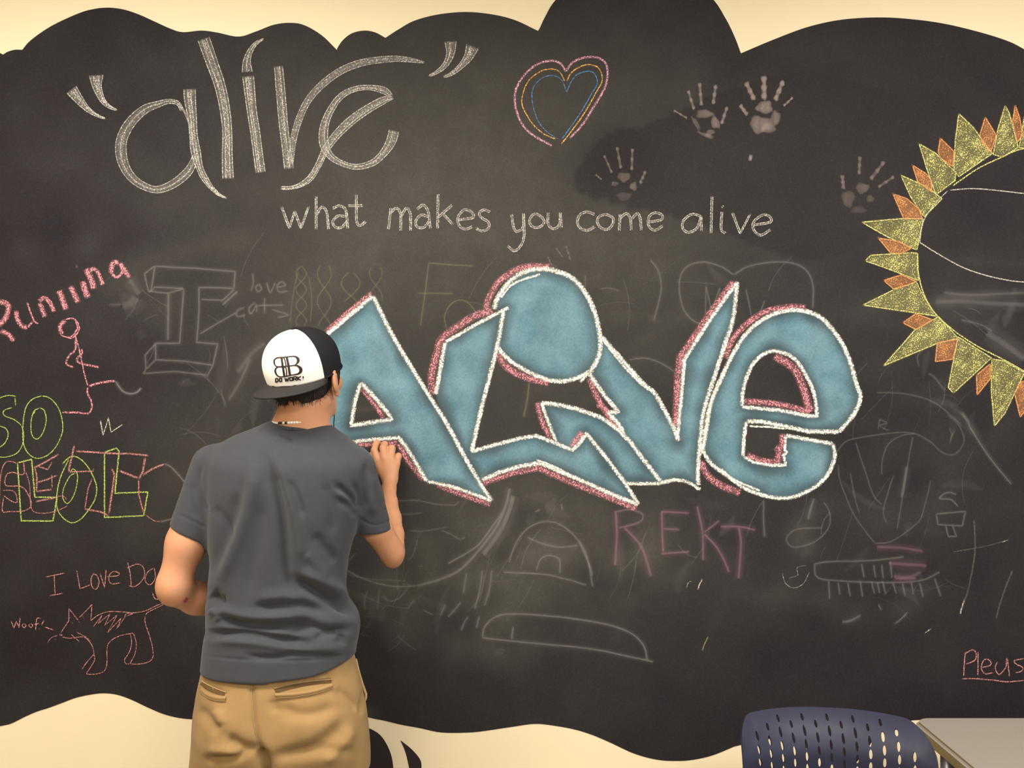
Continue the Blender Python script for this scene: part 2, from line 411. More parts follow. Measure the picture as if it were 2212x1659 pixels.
for (x, y, rx, ry, a, s) in [(1390, 1180, 90, 60, 0, .30), (1150, 1180, 130, 160, 0, .28), (1110, 1330, 70, 120, 0, .2), (930, 1240, 150, 120, -40, .26), (1000, 1400, 90, 40, 0, .16),
        (1740, 1130, 40, 80, 15, .22), (1710, 1290, 90, 25, 5, .16), (1880, 1330, 120, 40, -10, .18), (1930, 1080, 120, 100, 0, .14), (1900, 800, 120, 80, 0, .08), (2080, 700, 120, 60, 0, .12), (2050, 730, 170, 16, 12, .14),
        (2100, 640, 160, 10, -8, .16), (420, 1400, 30, 80, 0, .16), (430, 1330, 60, 25, 0, .12), (830, 1370, 50, 60, 0, .14), (800, 1540, 20, 14, 0, .4), (60, 530, 40, 40, 0, .12), (190, 520, 60, 30, -30, .1),
        (330, 640, 60, 60, 0, .1), (620, 1180, 200, 150, 0, .1), (840, 1290, 60, 90, 0, .16), (1560, 1290, 60, 60, 0, .04)]:
    dust += 1.25*s*g2(x, y, rx, ry, a)*(0.75+0.9*n2)
for i in range(46):   # faint parallel wiping streaks
    x, y = random.uniform(700, 2150), random.uniform(520, 1430); L = random.uniform(60, 240); a = random.choice([-35, -30, 8, 12, -60])+random.uniform(-8, 8)
    dust += random.uniform(0.03, 0.09)*g2(x, y, L, random.uniform(7, 16), a)
dust = np.clip(dust, 0, 1.2)
mb, nt, nd, lk, p = nmat('chalkboard_paint')
pos = objpos(nt)
grn = mrange(nt, noise_node(nt, pos, 420, 2, 0.7), 0.3, 0.7, 0.75, 1.25)
d_ = mth(nt, 'MULTIPLY', attr(nt, 'dust'), grn)
mot = mrange(nt, noise_node(nt, pos, 14, 5, 0.65), 0.3, 0.7, 0.85, 1.15)
d_ = mth(nt, 'MULTIPLY', d_, mot)
fac = mth(nt, 'MULTIPLY', d_, 0.46, clamp=True)
colb = mixc(nt, mrange(nt, noise_node(nt, pos, 240, 2, 0.6), 0.35, 0.65), (0.0150, 0.0122, 0.0150), (0.0215, 0.0182, 0.0222))
lk.new(mixc(nt, fac, colb, (0.150, 0.148, 0.120)), p.inputs['Base Color'])
p.inputs['Roughness'].default_value = 0.66; p.inputs['Specular IOR Level'].default_value = 0.10
bmp = nd.new('ShaderNodeBump'); bmp.inputs['Strength'].default_value = 0.15; bmp.inputs['Distance'].default_value = 0.001
lk.new(noise_node(nt, pos, 300, 2, 0.6), bmp.inputs['Height']); lk.new(bmp.outputs[0], p.inputs['Normal'])
M_BOARD = mb
k_ = -CAMY/FPX; TH = 0.0010
bv = [((x-1106)*k_, -TH, CAMZ-(y-829.5)*k_) for x, y in zip(BX, BY)]
_cx = np.array([[sum(BX[i] for i in f)/len(f), sum(BY[i] for i in f)/len(f)] for f in cf]); _in = pt_in(OUTN, _cx[:, 0], _cx[:, 1])
bf = [tuple(f) for f, q in zip(cf, _in) if q]
# keep the front facing the room, and give the paint film its thin edge
a0, a1, a2 = (Vector(bv[i]) for i in bf[0][:3])
if (a1-a0).cross(a2-a0).y > 0: bf = [tuple(reversed(f)) for f in bf]
nb = len(bv); rim = [i for i in range(n_o)]
bf += [tuple(nb+i for i in reversed(f)) for f in bf]
bv += [(q[0], -0.0004, q[2]) for q in bv]
bf += [(rim[i], rim[(i+1) % n_o], nb+(i+1) % n_o, nb+i) for i in range(n_o)]
board = mesh_obj('chalkboard', bv, bf, M_BOARD)
a = board.data.attributes.new('dust', 'FLOAT', 'POINT'); a.data.foreach_set('value', np.concatenate([dust, dust]).astype(np.float32))
tag(board, 'black chalkboard paint with scalloped cloud edges covering the cream wall', 'chalkboard')

def flat_shape(name, pts_, mat, th=0.001, parent=None):
    b = bmesh.new(); P = [((x-1106)*k_, CAMZ-(y-829.5)*k_) for x, y in pts_]
    f = [b.verts.new((x, -th, z)) for x, z in P]; g = [b.verts.new((x, 0, z)) for x, z in P]
    fc = b.faces.new(f); n = len(P)
    for i in range(n): b.faces.new((f[i], g[i], g[(i+1) % n], f[(i+1) % n]))
    bmesh.ops.triangulate(b, faces=[fc]); bmesh.ops.recalc_face_normals(b, faces=b.faces[:])
    return bm_obj(name, b, mat, parent)
M_BLACK = simple('black_wall_paint', (0.020, 0.015, 0.018), 0.6, 0.3)
sw = flat_shape('painted_swirl', seg(W5([(1500, 960), (1600, 1000), (1700, 1060), (1770, 1170), (1802, 1290), (1800, 1420), (1740, 1560), (1600, 1600)]), W5([(1600, 1600), (1560, 1400), (1500, 1150), (1500, 960)]))[:-1], M_BLACK)
tag(sw, 'large curved black shape painted on the cream wall beside the khaki trousers', 'wall decoration')
sw = flat_shape('painted_swirl', seg(W5([(1862, 1103), (1930, 1155), (1990, 1215), (2025, 1270), (2028, 1330), (2010, 1400), (1960, 1480)]), W5([(1960, 1480), (1940, 1380), (1925, 1290), (1900, 1190), (1862, 1103)]))[:-1], M_BLACK)
tag(sw, 'small pointed black leaf shape painted on the cream wall below the chalkboard', 'wall decoration')

# ================================================================ chalk drawings
# the large white word in quotation marks
r = anchor('chalk_word', 540, 260, 'large white chalk word alive in flowing letters between quotation marks, topmost on the board', 'chalk writing')
def letter(root, mat, fn, name='letter'):
    c = Chalk(); fn(c); return c.build(name, mat, root)
letter(r, C_BIG, lambda c: (c.broad(V1([(462, 578, 88), (505, 635, 66), (560, 700, 38), (620, 742, 20), (682, 768, 10)]), 0.75), ), 'quotation_mark')
letter(r, C_BIG, lambda c: (c.broad(V1([(622, 486, 105), (628, 560, 66), (662, 645, 38), (708, 690, 22), (758, 712, 10)]), 0.75), ), 'quotation_mark')
def L_a(c):
    c.broad(Y6([(905, 620, 42), (850, 535, 48), (750, 515, 55), (640, 545, 75), (500, 595, 105), (380, 690, 120), (290, 800, 130), (230, 930, 135), (215, 1060, 140), (240, 1200, 130), (315, 1340, 110), (430, 1440, 95), (580, 1500, 85), (700, 1485, 95), (830, 1420, 105), (950, 1320, 110), (1015, 1220, 90), (1045, 1110, 50)]), 0.5, 0.7)
    c.line(Y6([(850, 530), (915, 610), (965, 720), (1000, 850), (1010, 1000)]), 6, 0.7)
    c.broad(Y6([(985, 375, 150), (990, 500, 145), (1015, 700, 110), (1030, 900, 100), (1055, 1080, 120), (1095, 1250, 85), (1150, 1370, 80), (1230, 1480, 50), (1310, 1555, 32), (1400, 1600, 14)]), 0.6, 0.8, 4)
letter(r, C_BIG, L_a)
letter(r, C_BIG, lambda c: c.broad(V1([(1315, 250, 90), (1368, 400, 85), (1420, 550, 80), (1452, 700, 75), (1468, 850, 70), (1468, 1000, 75), (1474, 1155, 82)]), 0.62, 0.8, 4))
letter(r, C_BIG, lambda c: (c.broad(V1([(1705, 250, 8), (1650, 285, 24), (1612, 340, 38), (1595, 400, 55), (1597, 468, 78)]), 0.6), c.broad(V1([(1603, 492, 84), (1625, 700, 70), (1648, 850, 70), (1668, 1000, 68), (1684, 1115, 70)]), 0.62, 0.8, 4)))
letter(r, C_BIG, lambda c: (c.broad(V2([(125, 428, 62), (140, 600, 66), (157, 800, 64), (175, 950, 62), (193, 1090, 68)]), 0.62, 0.8, 3), c.broad(V2([(205, 1060, 30), (222, 900, 44), (262, 760, 48), (322, 640, 48), (420, 535, 50), (540, 452, 50), (680, 402, 48), (850, 382, 42), (960, 386, 34), (1068, 405, 10)]), 0.65, 0.7, 2)))
def L_e(c):
    c.broad(V2([(140, 1215, 22), (230, 1208, 24), (320, 1160, 42), (380, 1070, 42), (430, 965, 50), (505, 865, 60), (600, 775, 65), (700, 705, 60), (800, 650, 52), (865, 632, 16)]), 0.65, 0.8, 3)
    c.broad(V2([(855, 625, 26), (805, 585, 48), (710, 566, 34), (610, 578, 36), (520, 630, 42), (452, 730, 48), (418, 830, 60), (420, 930, 65), (462, 1010, 45), (550, 1062, 36), (640, 1078, 38), (740, 1048, 45), (815, 975, 58), (855, 905, 72), (870, 845, 72)]), 0.6, 0.8, 3)
letter(r, C_BIG, L_e)
letter(r, C_BIG, lambda c: c.broad(V2([(1235, 268, 88), (1236, 340, 60), (1205, 415, 40), (1150, 465, 24), (1095, 492, 12)]), 0.6), 'quotation_mark')
letter(r, C_BIG, lambda c: c.broad(V2([(1378, 300, 95), (1352, 365, 65), (1300, 430, 38), (1240, 478, 24), (1190, 498, 12)]), 0.75), 'quotation_mark')

# the sentence below it: one part per letter
r = anchor('chalk_sentence', 1140, 480, 'thin white chalk sentence reading what makes you come alive', 'chalk writing')
SENT = [
 (V2, [[(145, 1335), (195, 1475), (230, 1365), (270, 1475), (320, 1335)]]),
 (V2, [[(368, 1270), (368, 1480)], [(372, 1385), (405, 1338), (436, 1370), (448, 1480)]]),
 (V2, [[(475, 1345), (520, 1330), (560, 1360), (572, 1475)], [(565, 1400), (510, 1395), (475, 1432), (490, 1465), (530, 1470), (568, 1430)]]),
 (V2, [[(628, 1260), (630, 1430), (655, 1455), (688, 1430)], [(575, 1330), (668, 1328)]]),
 (V2, [[(850, 1345), (835, 1480)], [(848, 1375), (885, 1345), (912, 1380), (915, 1490)], [(918, 1395), (950, 1345), (975, 1380), (978, 1490)]]),
 (V2, [[(1020, 1350), (1060, 1325), (1092, 1370), (1105, 1475)], [(1095, 1400), (1045, 1390), (1010, 1430), (1020, 1465), (1060, 1470), (1098, 1430)]]),
 (V2, [[(1155, 1255), (1152, 1475)], [(1160, 1400), (1245, 1325)], [(1190, 1385), (1250, 1450)]]),
 (V2, [[(1290, 1420), (1380, 1405), (1370, 1370), (1325, 1355), (1285, 1400), (1290, 1455), (1330, 1480), (1375, 1465)]]),
 (V2, [[(1490, 1370), (1450, 1355), (1420, 1380), (1440, 1410), (1480, 1435), (1480, 1475), (1440, 1492), (1400, 1475)]]),
 (V3, [[(75, 1145), (90, 1235), (115, 1255), (150, 1225), (152, 1140)], [(152, 1140), (155, 1290), (125, 1360), (90, 1380), (50, 1350)]]),
 (V3, [[(230, 1140), (270, 1165), (285, 1195), (260, 1225), (215, 1228), (190, 1195), (205, 1155), (230, 1140)]]),
 (V3, [[(310, 1135), (312, 1210), (345, 1238), (382, 1215), (390, 1135)], [(390, 1135), (397, 1230)]]),
 (V3, [[(610, 1145), (560, 1130), (515, 1150), (500, 1200), (525, 1240), (570, 1248), (610, 1225)]]),
 (V3, [[(680, 1145), (725, 1165), (730, 1200), (700, 1240), (655, 1235), (628, 1195), (640, 1160), (680, 1145)]]),
 (V3, [[(775, 1145), (770, 1250)], [(776, 1170), (815, 1140), (840, 1170), (848, 1248)], [(850, 1175), (885, 1140), (905, 1170), (912, 1248)]]),
 (V3, [[(960, 1195), (1040, 1180), (1045, 1150), (1000, 1135), (960, 1165), (960, 1220), (1000, 1248), (1050, 1220)]]),
 (V3, [[(1300, 1160), (1240, 1145), (1185, 1185), (1180, 1235), (1215, 1262), (1270, 1235), (1298, 1160)], [(1298, 1160), (1300, 1252)]]),
 (V3, [[(1368, 1030), (1362, 1268)]]),
 (V3, [[(1432, 1130), (1428, 1240), (1455, 1268)], [(1433, 1093), (1441, 1101)]]),
 (V3, [[(1500, 1135), (1550, 1270), (1615, 1145)]]),
 (V3, [[(1635, 1215), (1745, 1195), (1740, 1160), (1695, 1150), (1640, 1190), (1635, 1240), (1680, 1280), (1745, 1245)]])]
for vw, st in SENT:
    c = Chalk()
    for q in st:
        if len(q) == 5 and q[0][1] == 1335: c.line([t+(4.5,) for t in vw(q)], dens=0.45, sharp=True); c.line([(x-2, y) for x, y in vw(q)], 2, 0.85, sharp=True); c.line([(x+2, y-1) for x, y in vw(q)], 2, 0.85, sharp=True)
        elif len(q) == 3 and q[0] == (1500, 1135): c.line([t+(4.5,) for t in vw(q)], dens=0.45, sharp=True); c.line([(x-2, y) for x, y in vw(q)], 2, 0.85, sharp=True); c.line([(x+2, y-1) for x, y in vw(q)], 2, 0.85, sharp=True)
        else: c.double(vw(q))
    c.build('letter', C_WHITE, r)

# heart
r = anchor('chalk_heart', 1215, 240, 'chalk heart drawn in three nested outlines, pink, orange and blue', 'chalk drawing')
c = Chalk()
c.line([p+(6.5,) for p in V3([(425, 225), (390, 172), (330, 155), (240, 178), (160, 245), (105, 335), (98, 430), (130, 540), (200, 625), (335, 703)])], dens=0.72)
c.line([p+(6.5,) for p in V3([(425, 225), (470, 165), (550, 133), (630, 135), (680, 170), (695, 240), (672, 340), (600, 460), (530, 570), (450, 655)])], dens=0.72)
tag(c.build('outline', C_MAUVE, r), 'outermost pink outline')
c = Chalk()
c.line(V3([(418, 285), (380, 222), (320, 208), (250, 230), (180, 290), (143, 390), (150, 460), (210, 560), (280, 625), (360, 660)]), 3.6, 0.8)
c.line(V3([(432, 285), (460, 232), (520, 192), (580, 180), (640, 205), (660, 280), (620, 360), (540, 500), (460, 610), (397, 690)]), 3.8, 0.85)
tag(c.build('outline', C_AMBER, r), 'middle orange outline')
c = Chalk()
c.line(V3([(430, 360), (402, 285), (350, 252), (280, 262), (220, 320), (207, 400), (240, 530), (300, 610), (375, 660)]), 2.8, 0.8)
c.line(V3([(430, 360), (460, 290), (500, 242), (570, 222), (610, 240), (628, 300), (590, 370), (520, 490), (400, 660)]), 3.2, 0.85)
tag(c.build('outline', C_BLUE, r), 'innermost blue outline')

# hand prints
def caps(c, vw, a, b, w, d=0.7, o=0.6):
    (x0, y0), (x1, y1) = vw([a, b]); s = abs(vw([(0, 0)])[0][0]-vw([(1, 0)])[0][0]); w *= s
    c.line([(x0, y0, w), ((x0*2+x1)/3, (y0*2+y1)/3, w*0.8), ((x0+x1*2)/3, (y0+y1*2)/3, w*0.95), (x1, y1, w*0.8)], dens=d, opac=o)
    for t in (0.08, 0.5, 0.92): c.blob(x0+(x1-x0)*t, y0+(y1-y0)*t, w*0.55, w*0.62, d, o)
def handprint(vw, fingers, palm, label, o):
    xs = vw([(palm[0][0], palm[0][1])])[0]
    rr = anchor('handprint', xs[0], xs[1], label, 'handprint', 'chalk handprints')
    s = abs(vw([(0, 0)])[0][0]-vw([(1, 0)])[0][0])
    for f in fingers:
        c = Chalk(); caps(c, vw, f[0], f[1], f[2], 0.75, o); c.build('finger_mark', C_HAND, rr)
    c = Chalk()
    for q in palm:
        x, y = vw([q[:2]])[0]; c.blob(x, y, q[2]*s, q[3]*s, q[4] if len(q) > 4 else 0.75, o, math.radians(q[5]) if len(q) > 5 else 0)
    c.build('palm_mark', C_HAND, rr)
handprint(V3, [((1590, 300), (1638, 400), 34), ((1703, 262), (1705, 395), 40), ((1825, 290), (1778, 405), 34), ((1888, 393), (1832, 445), 17), ((1553, 445), (1592, 500), 26)],
    [(1708, 455, 58, 45), (1680, 565, 75, 60, .7), (1775, 530, 34, 60, .6, 15), (1730, 590, 50, 35, .6)], 'brightest pale chalk handprint, fingers spread, high on the board', 0.60)
handprint(V3, [((1122, 475), (1207, 525), 15), ((1215, 348), (1252, 468), 22), ((1288, 300), (1300, 442), 26), ((1392, 315), (1376, 430), 26), ((1465, 455), (1430, 560), 24)],
    [(1320, 498, 60, 30), (1265, 560, 16, 55, .5, -30), (1390, 555, 30, 45, .8, -20), (1330, 635, 60, 14, .6, 20), (1355, 620, 34, 22, .6, -30)], 'pale chalk handprint with a dark hollow palm, beside the brightest handprint', 0.50)
handprint(V3, [((672, 765), (722, 878), 18), ((755, 712), (780, 850), 22), ((855, 722), (850, 860), 22), ((938, 870), (905, 945), 22), ((618, 890), (655, 920), 13)],
    [(800, 905, 45, 34), (862, 965, 26, 30, .8), (740, 948, 26, 16, .6), (800, 1030, 50, 30, .4)], 'faint chalk handprint below the chalk heart, in a wiped dark patch', 0.32)
handprint(V4, [((575, 735), (568, 905), 38), ((815, 785), (685, 955), 44), ((400, 925), (412, 1045), 42), ((915, 930), (760, 1035), 34)],
    [(600, 1045, 72, 58), (460, 1150, 70, 90, .6), (680, 1150, 45, 40, .5), (560, 1260, 80, 40, .35)], 'blurred chalk handprint beside the tips of the chalk sun', 0.30)
handprint(V3, [((365, 1365), (402, 1420), 14), ((428, 1348), (455, 1440), 16), ((310, 1420), (330, 1470), 14)],
    [(345, 1480, 30, 18, .4)], 'very faint partial handprint above the large circle of the graffiti word', 0.20)

# graffiti word: rubbed blue letters, white outlines, rose edge shadow
mblue, nt, nd, lk, p = nmat('chalk_rubbed_blue')
pos = objpos(nt)
nz = mrange(nt, noise_node(nt, pos, 9, 4, 0.6), 0.3, 0.7); n3 = mrange(nt, noise_node(nt, pos, 190, 3, 0.7), 0.3, 0.7)
lk.new(mixc(nt, nz, (0.115, 0.24, 0.30), (0.20, 0.345, 0.41)), p.inputs['Base Color']); p.inputs['Roughness'].default_value = 0.95; p.inputs['Specular IOR Level'].default_value = 0.05
al = mth(nt, 'MULTIPLY', attr(nt, 'dens'), mth(nt, 'ADD', mth(nt, 'MULTIPLY', n3, 0.28), 0.78), clamp=True)
tr = nd.new('ShaderNodeBsdfTransparent'); mx = nd.new('ShaderNodeMixShader')
lk.new(al, mx.inputs[0]); lk.new(tr.outputs[0], mx.inputs[1]); lk.new(p.outputs[0], mx.inputs[2]); lk.new(mx.outputs[0], nd['Material Output'].inputs[0])
def rubbed(d, x, y):
    n = vnoise(x, y, 0.018, 5.0); e = np.clip((d+2+13*n)/34.0, 0, 1); e = e*e*(3-2*e)
    m = 0.86+0.20*vnoise(x, y, 0.02, 1.0)
    return np.clip((0.30+0.70*e)*m, 0, 1)*np.clip((d+4)/5, 0, 1)
g = anchor('graffiti_word', 1270, 850, 'huge blue chalk graffiti word with white outlines and rose edge shadows', 'chalk drawing')
WLN = 10.0
def curve(pts_): return [tuple(q[:2]) for q in catmull(pts_, step=8.0)]
A_r = X1([(435, 275), (600, 600), (830, 980), (1000, 1250)]) + X3([(100, 660), (230, 880), (300, 1000), (382, 1112)])
A_b = [(1062, 1081), (1020, 1066), (980, 1052), (945, 1044), (922, 1040), (900, 1002), (879, 967), (862, 946), (800, 950), (751, 956)]
A_poly = A_r + A_b + [(655, 962), (640, 860), (680, 760), (706, 723), (760, 676)]
A_hole = X1([(345, 920), (420, 1000), (560, 1165), (575, 1195), (275, 1240), (300, 1060)])
L_left = [(942, 852), (950, 800), (962, 742), (1027, 701), (1087, 670)]
L_right = X1([(1410, 385), (1360, 660), (1300, 900), (1240, 1130), (1180, 1400)]) + X3([(170, 625)])
L_bot = X3([(170, 625), (400, 560), (650, 492), (820, 465), (1000, 530), (1180, 605), (1240, 555), (1320, 440), (1500, 660), (1680, 900), (1840, 1150)])
L_low = X3([(1840, 1150), (1600, 1060), (1200, 880), (850, 735), (640, 775), (450, 830), (280, 910)])
L_poly = L_left + L_right + L_bot[1:] + L_low[1:] + [(1007, 985), (969, 922)]
i_top = X3([(870, 140), (1020, 155), (1200, 195), (1400, 260), (1500, 310), (1700, 470), (1900, 720), (2060, 920)])
i_poly = i_top + X3([(1700, 940), (1500, 660), (1320, 430), (1240, 555), (1180, 605), (1020, 530)])
O_pts = X2([(400, 500), (440, 380), (560, 220), (700, 130), (850, 98), (1000, 115), (1180, 190), (1320, 350), (1400, 520), (1450, 720), (1460, 880), (1420, 1020), (1350, 1130)])
O_bot = X2([(430, 870), (560, 1010), (760, 1130), (950, 1205), (1100, 1215), (1230, 1180), (1350, 1120)])
O_poly = curve(O_pts) + curve(O_bot[::-1]) + X2([(430, 860), (480, 600), (510, 480)])
V_out1 = X2([(1470, 770), (1700, 1030), (1900, 1250), (2010, 1345), (2170, 1640)]) + [(1466, 952)]
V_in = X4([(130, 1200), (155, 950), (180, 660), (350, 400), (530, 150)])
V_r = X4([(530, 150), (500, 400), (450, 560), (380, 780), (310, 1000), (285, 1200), (268, 1400), (272, 1500)])
V_left = X2([(1350, 1140), (1500, 1360), (1640, 1520), (1540, 1525), (1640, 1640)]) + X3([(1690, 440)])
V_poly = V_out1 + V_in + V_r[1:] + X4([(200, 1470), (100, 1460), (20, 1480)]) + [(1425, 1044)] + X3([(1900, 720), (1700, 470)]) + V_left[::-1] + X2([(1420, 1020), (1460, 880)])
E_out = X4([(300, 1270), (320, 1150), (350, 970), (440, 750), (550, 545), (650, 435), (780, 362), (930, 338), (1080, 385), (1200, 520), (1270, 660), (1320, 830), (1345, 920), (1300, 1030), (1205, 1145)])
E_in2 = X4([(1205, 1145), (1000, 1143), (850, 1110), (700, 1080), (590, 1075)])
E_cnt = X4([(590, 1075), (572, 1190), (568, 1310)])
E_zig = X4([(568, 1310), (640, 1348), (750, 1368), (850, 1365), (835, 1300), (860, 1280), (845, 1270), (850, 1170)])
E_tail = X4([(850, 1170), (900, 1178), (1050, 1205), (1165, 1225)])
E_low = X4([(1165, 1225), (1175, 1320), (1120, 1440), (1030, 1520), (900, 1578), (760, 1580), (600, 1530), (450, 1430), (350, 1350), (300, 1270)])
E_poly = curve(E_out) + E_in2[1:] + E_cnt[1:] + E_zig[1:] + E_tail[1:] + curve(E_low)[1:-1]
E_hole = curve(X4([(560, 980), (572, 850), (630, 700), (720, 622), (800, 612), (900, 655), (980, 760), (1040, 900), (1058, 1040)])) + X4([(1000, 1040), (800, 1000)])
def gl(poly, holes, white, rose, label):
    c = Chalk(); c.fill(poly, rubbed, 5.0, 1.0, holes); L = c.build('letter', mblue, g); tag(L, label)
    c = Chalk()
    for q in rose:
        c = Chalk(); c.line(q[0], q[1]*1.5, 0.74, sharp=(len(q) > 2)); c.build('edge_shadow', C_PINK, L)
    c = Chalk()
    for q in white:
        w = q[1]; pts_ = q[0]; shp = len(q) > 2
        c.line(pts_, w*1.12, 0.88, sharp=shp, wob=0.2); c.line([(x+0.5, y+0.4) for x, y in pts_], w*0.6, 0.92, sharp=shp, wob=0.4)
    c.build('outline', C_BRIGHT, L)
gl(E_poly, [E_hole], [(E_out, 11), (X4([(440, 760), (360, 940), (325, 1130), (290, 1290)]), 9), (E_in2, 11, 1), (X4([(610, 1108), (700, 1112), (850, 1125)]), 5), (E_cnt, 10, 1), (E_zig, 8, 1), (E_tail, 10, 1), (E_low, 10),
    (E_hole+[E_hole[0]], 10, 1), (X4([(420, 1390), (520, 1470), (680, 1535)]), 6), (X4([(400, 820), (350, 960), (330, 1100)]), 6)],
    [(X4([(450, 660), (500, 530), (620, 405), (740, 340), (880, 318), (985, 322)]), 11), (X4([(775, 640), (900, 722), (965, 850), (1012, 1020)]), 15), (X4([(575, 942), (800, 962), (1015, 1015)]), 11), (X4([(825, 1155), (830, 1255)]), 11), (X4([(785, 1240), (815, 1270), (800, 1340)]), 15, 1), (X4([(590, 1300), (700, 1340), (820, 1345)]), 12),
     (X4([(285, 1340), (330, 1430), (420, 1500), (550, 1550)]), 13)], 'rounded final letter with a split lower bowl')
gl(V_poly, [], [(V_out1, 11), (X2([(1480, 800), (1700, 1070), (1880, 1260)]), 6), (V_in, 10, 1), (V_r, 11), (V_left, 11, 1), (X4([(0, 1490), (100, 1465), (200, 1480), (285, 1530)]), 9)],
    [(X4([(505, 148), (340, 370), (170, 620), (140, 660)]), 12, 1), (X4([(150, 650), (135, 800), (122, 1110)]), 14, 1), (X2([(1345, 1180), (1430, 1380), (1500, 1500), (1570, 1620)]) + X3([(1620, 390)]), 11, 1), (X2([(1420, 1450), (1520, 1490), (1545, 1560)]), 8, 1)], 'pointed letter with a tall right arm')
gl(i_poly, [], [(i_top, 11), (X3([(870, 135), (950, 350), (1020, 525)]), 9), (X3([(1700, 940), (1850, 945), (2050, 942)]), 9), (X3([(2040, 940), (2120, 925), (2212, 900)]), 9)],
    [(X3([(832, 130), (880, 320), (970, 500)]), 11)], 'arrow-like stem below the circle')
gl(O_poly, [], [(O_pts, 12), (O_bot, 11), (X2([(470, 380), (600, 240), (860, 150)]), 6), (X2([(1340, 1130), (1255, 1225)]), 9)],
    [(X2([(320, 510), (350, 385), (450, 225), (600, 118), (750, 72), (960, 75)]), 12), (X2([(430, 930), (520, 1065), (700, 1170), (950, 1232)]), 13)], 'large round dot of the third letter')
gl(L_poly, [], [(X1([(905, 1010), (935, 830), (975, 620)]), 11), (X1([(975, 620), (1200, 490), (1400, 385), (1450, 362)]), 9), (L_right, 11), (L_bot, 10, 1), (L_low, 11, 1), (X3([(820, 705), (1000, 770), (1250, 900), (1500, 1010)]), 5)],
    [(X1([(1330, 385), (1180, 432), (960, 585), (915, 700), (870, 880), (888, 1010)]), 14), (X3([(290, 940), (580, 838), (840, 790), (1200, 945), (1820, 1192)]), 11, 1), (X3([(1280, 420), (1170, 585)]), 12)], 'bent letter with a jagged arrow foot')
gl(A_poly, [A_hole], [(A_r, 11), ([(1062, 1082), (1020, 1066), (980, 1052), (945, 1044), (922, 1040)], 9), ([(922, 1040), (900, 1002), (879, 967), (862, 946)], 11, 1), ([(866, 945), (800, 950), (751, 956)], 10, 1), (X1([(435, 275), (250, 430), (90, 565)]) + [(680, 745)], 11, 1), ([(690, 740), (655, 800), (640, 860), (645, 960), (755, 957)], 10, 1), (A_hole+[A_hole[0]], 11, 1)],
    [(X1([(425, 252), (250, 395), (80, 545)]), 9, 1), (X1([(350, 960), (520, 1185)]), 9, 1), (X1([(270, 1390), (400, 1385), (620, 1372)]), 9, 1), (X1([(625, 1375), (700, 1510), (810, 1650)]), 10, 1), (X3([(-160, 950), (0, 1020), (370, 1150)]), 11, 1)], 'tall pointed first letter with a triangular hole')

# sun
r = anchor('chalk_sun', 2170, 580, 'yellow and orange chalk sun with jagged rays', 'chalk drawing')
def ray(pts_, mat, seed):
    c = Chalk()
    def dn(d, x, y):
        return np.clip((0.50+0.25*vnoise(x, y, 0.05, seed))*np.clip((d+2)/5, 0, 1), 0, 1)
    c.fill(pts_, dn, 4.5); c.line(list(pts_)+[pts_[0]], 3.6, 0.85, sharp=True)
    o = c.build('ray', mat, r)
YEL = [V4([(1560, 305), (1525, 560), (1510, 870), (1560, 930), (1890, 700), (1700, 440)]), V4([(2020, 225), (1950, 450), (1900, 710), (1990, 735), (2150, 640), (2060, 300)]), V4([(2212, 330), (2160, 640), (2212, 650), (2290, 640)]),
       V4([(1165, 605), (1240, 850), (1330, 1110), (1520, 970), (1530, 890), (1330, 700)]), V4([(985, 920), (1080, 1130), (1215, 1330), (1390, 1150), (1240, 1030)]), V4([(595, 1385), (850, 1530), (1140, 1659), (1205, 1350), (980, 1350), (700, 1375)]),
       V5([(515, 240), (660, 290), (945, 400), (940, 180), (900, 175), (560, 195)]), V5([(495, 600), (1100, 690), (1060, 640), (960, 480), (930, 410), (760, 470)]), V5([(660, 1095), (1090, 915), (1270, 870), (1110, 695), (920, 800), (800, 940)]),
       V5([(1230, 1315), (1190, 1270), (1270, 860), (1540, 1030), (1260, 1290)]), V5([(1565, 1585), (1540, 1300), (1545, 1040), (1640, 1055), (1810, 1150), (1650, 1480)])]
ORA = [V4([(2120, 220), (2095, 380), (2140, 590), (2190, 520), (2165, 350)]), V4([(1822, 340), (1770, 510), (1790, 590), (1875, 690), (1930, 520)]), V4([(1375, 550), (1355, 680), (1370, 740), (1500, 830), (1510, 680)]),
       V4([(1100, 820), (1150, 980), (1290, 1085), (1280, 960), (1230, 900)]), V4([(905, 1105), (1010, 1345), (1195, 1350), (1160, 1250), (1040, 1150)]), V5([(620, 55), (720, 175), (800, 180), (885, 140), (800, 85)]),
       V5([(665, 400), (740, 465), (790, 460), (930, 410), (810, 355)]), V5([(820, 745), (930, 800), (1060, 720), (925, 672)]), V5([(1100, 905), (1085, 1060), (1225, 1040), (1265, 880)]), V5([(1420, 1170), (1425, 1330), (1530, 1200), (1530, 1080)]), V5([(1730, 1320), (1775, 1510), (1830, 1440), (1830, 1210), (1780, 1230)])]
for i, q in enumerate(YEL): ray(q, C_YELLOW, i*1.3)
for i, q in enumerate(ORA): ray(q, C_ORANGE, i*2.1)
c = Chalk(); c.line(V4([(2300, 640), (2150, 665), (1990, 735), (1750, 850), (1500, 1020)]), 4, 0.8); c.build('rim', C_YELLOW, r); c = Chalk()
c.line(V5([(940, 180), (940, 300), (980, 480), (1060, 640), (1200, 780), (1400, 920), (1640, 1045), (1830, 1150)]), 4, 0.8); c.build('rim', C_YELLOW, r)
c = Chalk(); c.line(V4([(1450, 1070), (1330, 1190), (1230, 1330), (1190, 1440), (1170, 1590)]), 2.6, 0.85)
c.line(V4([(1470, 1065), (1700, 1050), (1950, 1070), (2230, 1102)]), 3.4, 0.85)
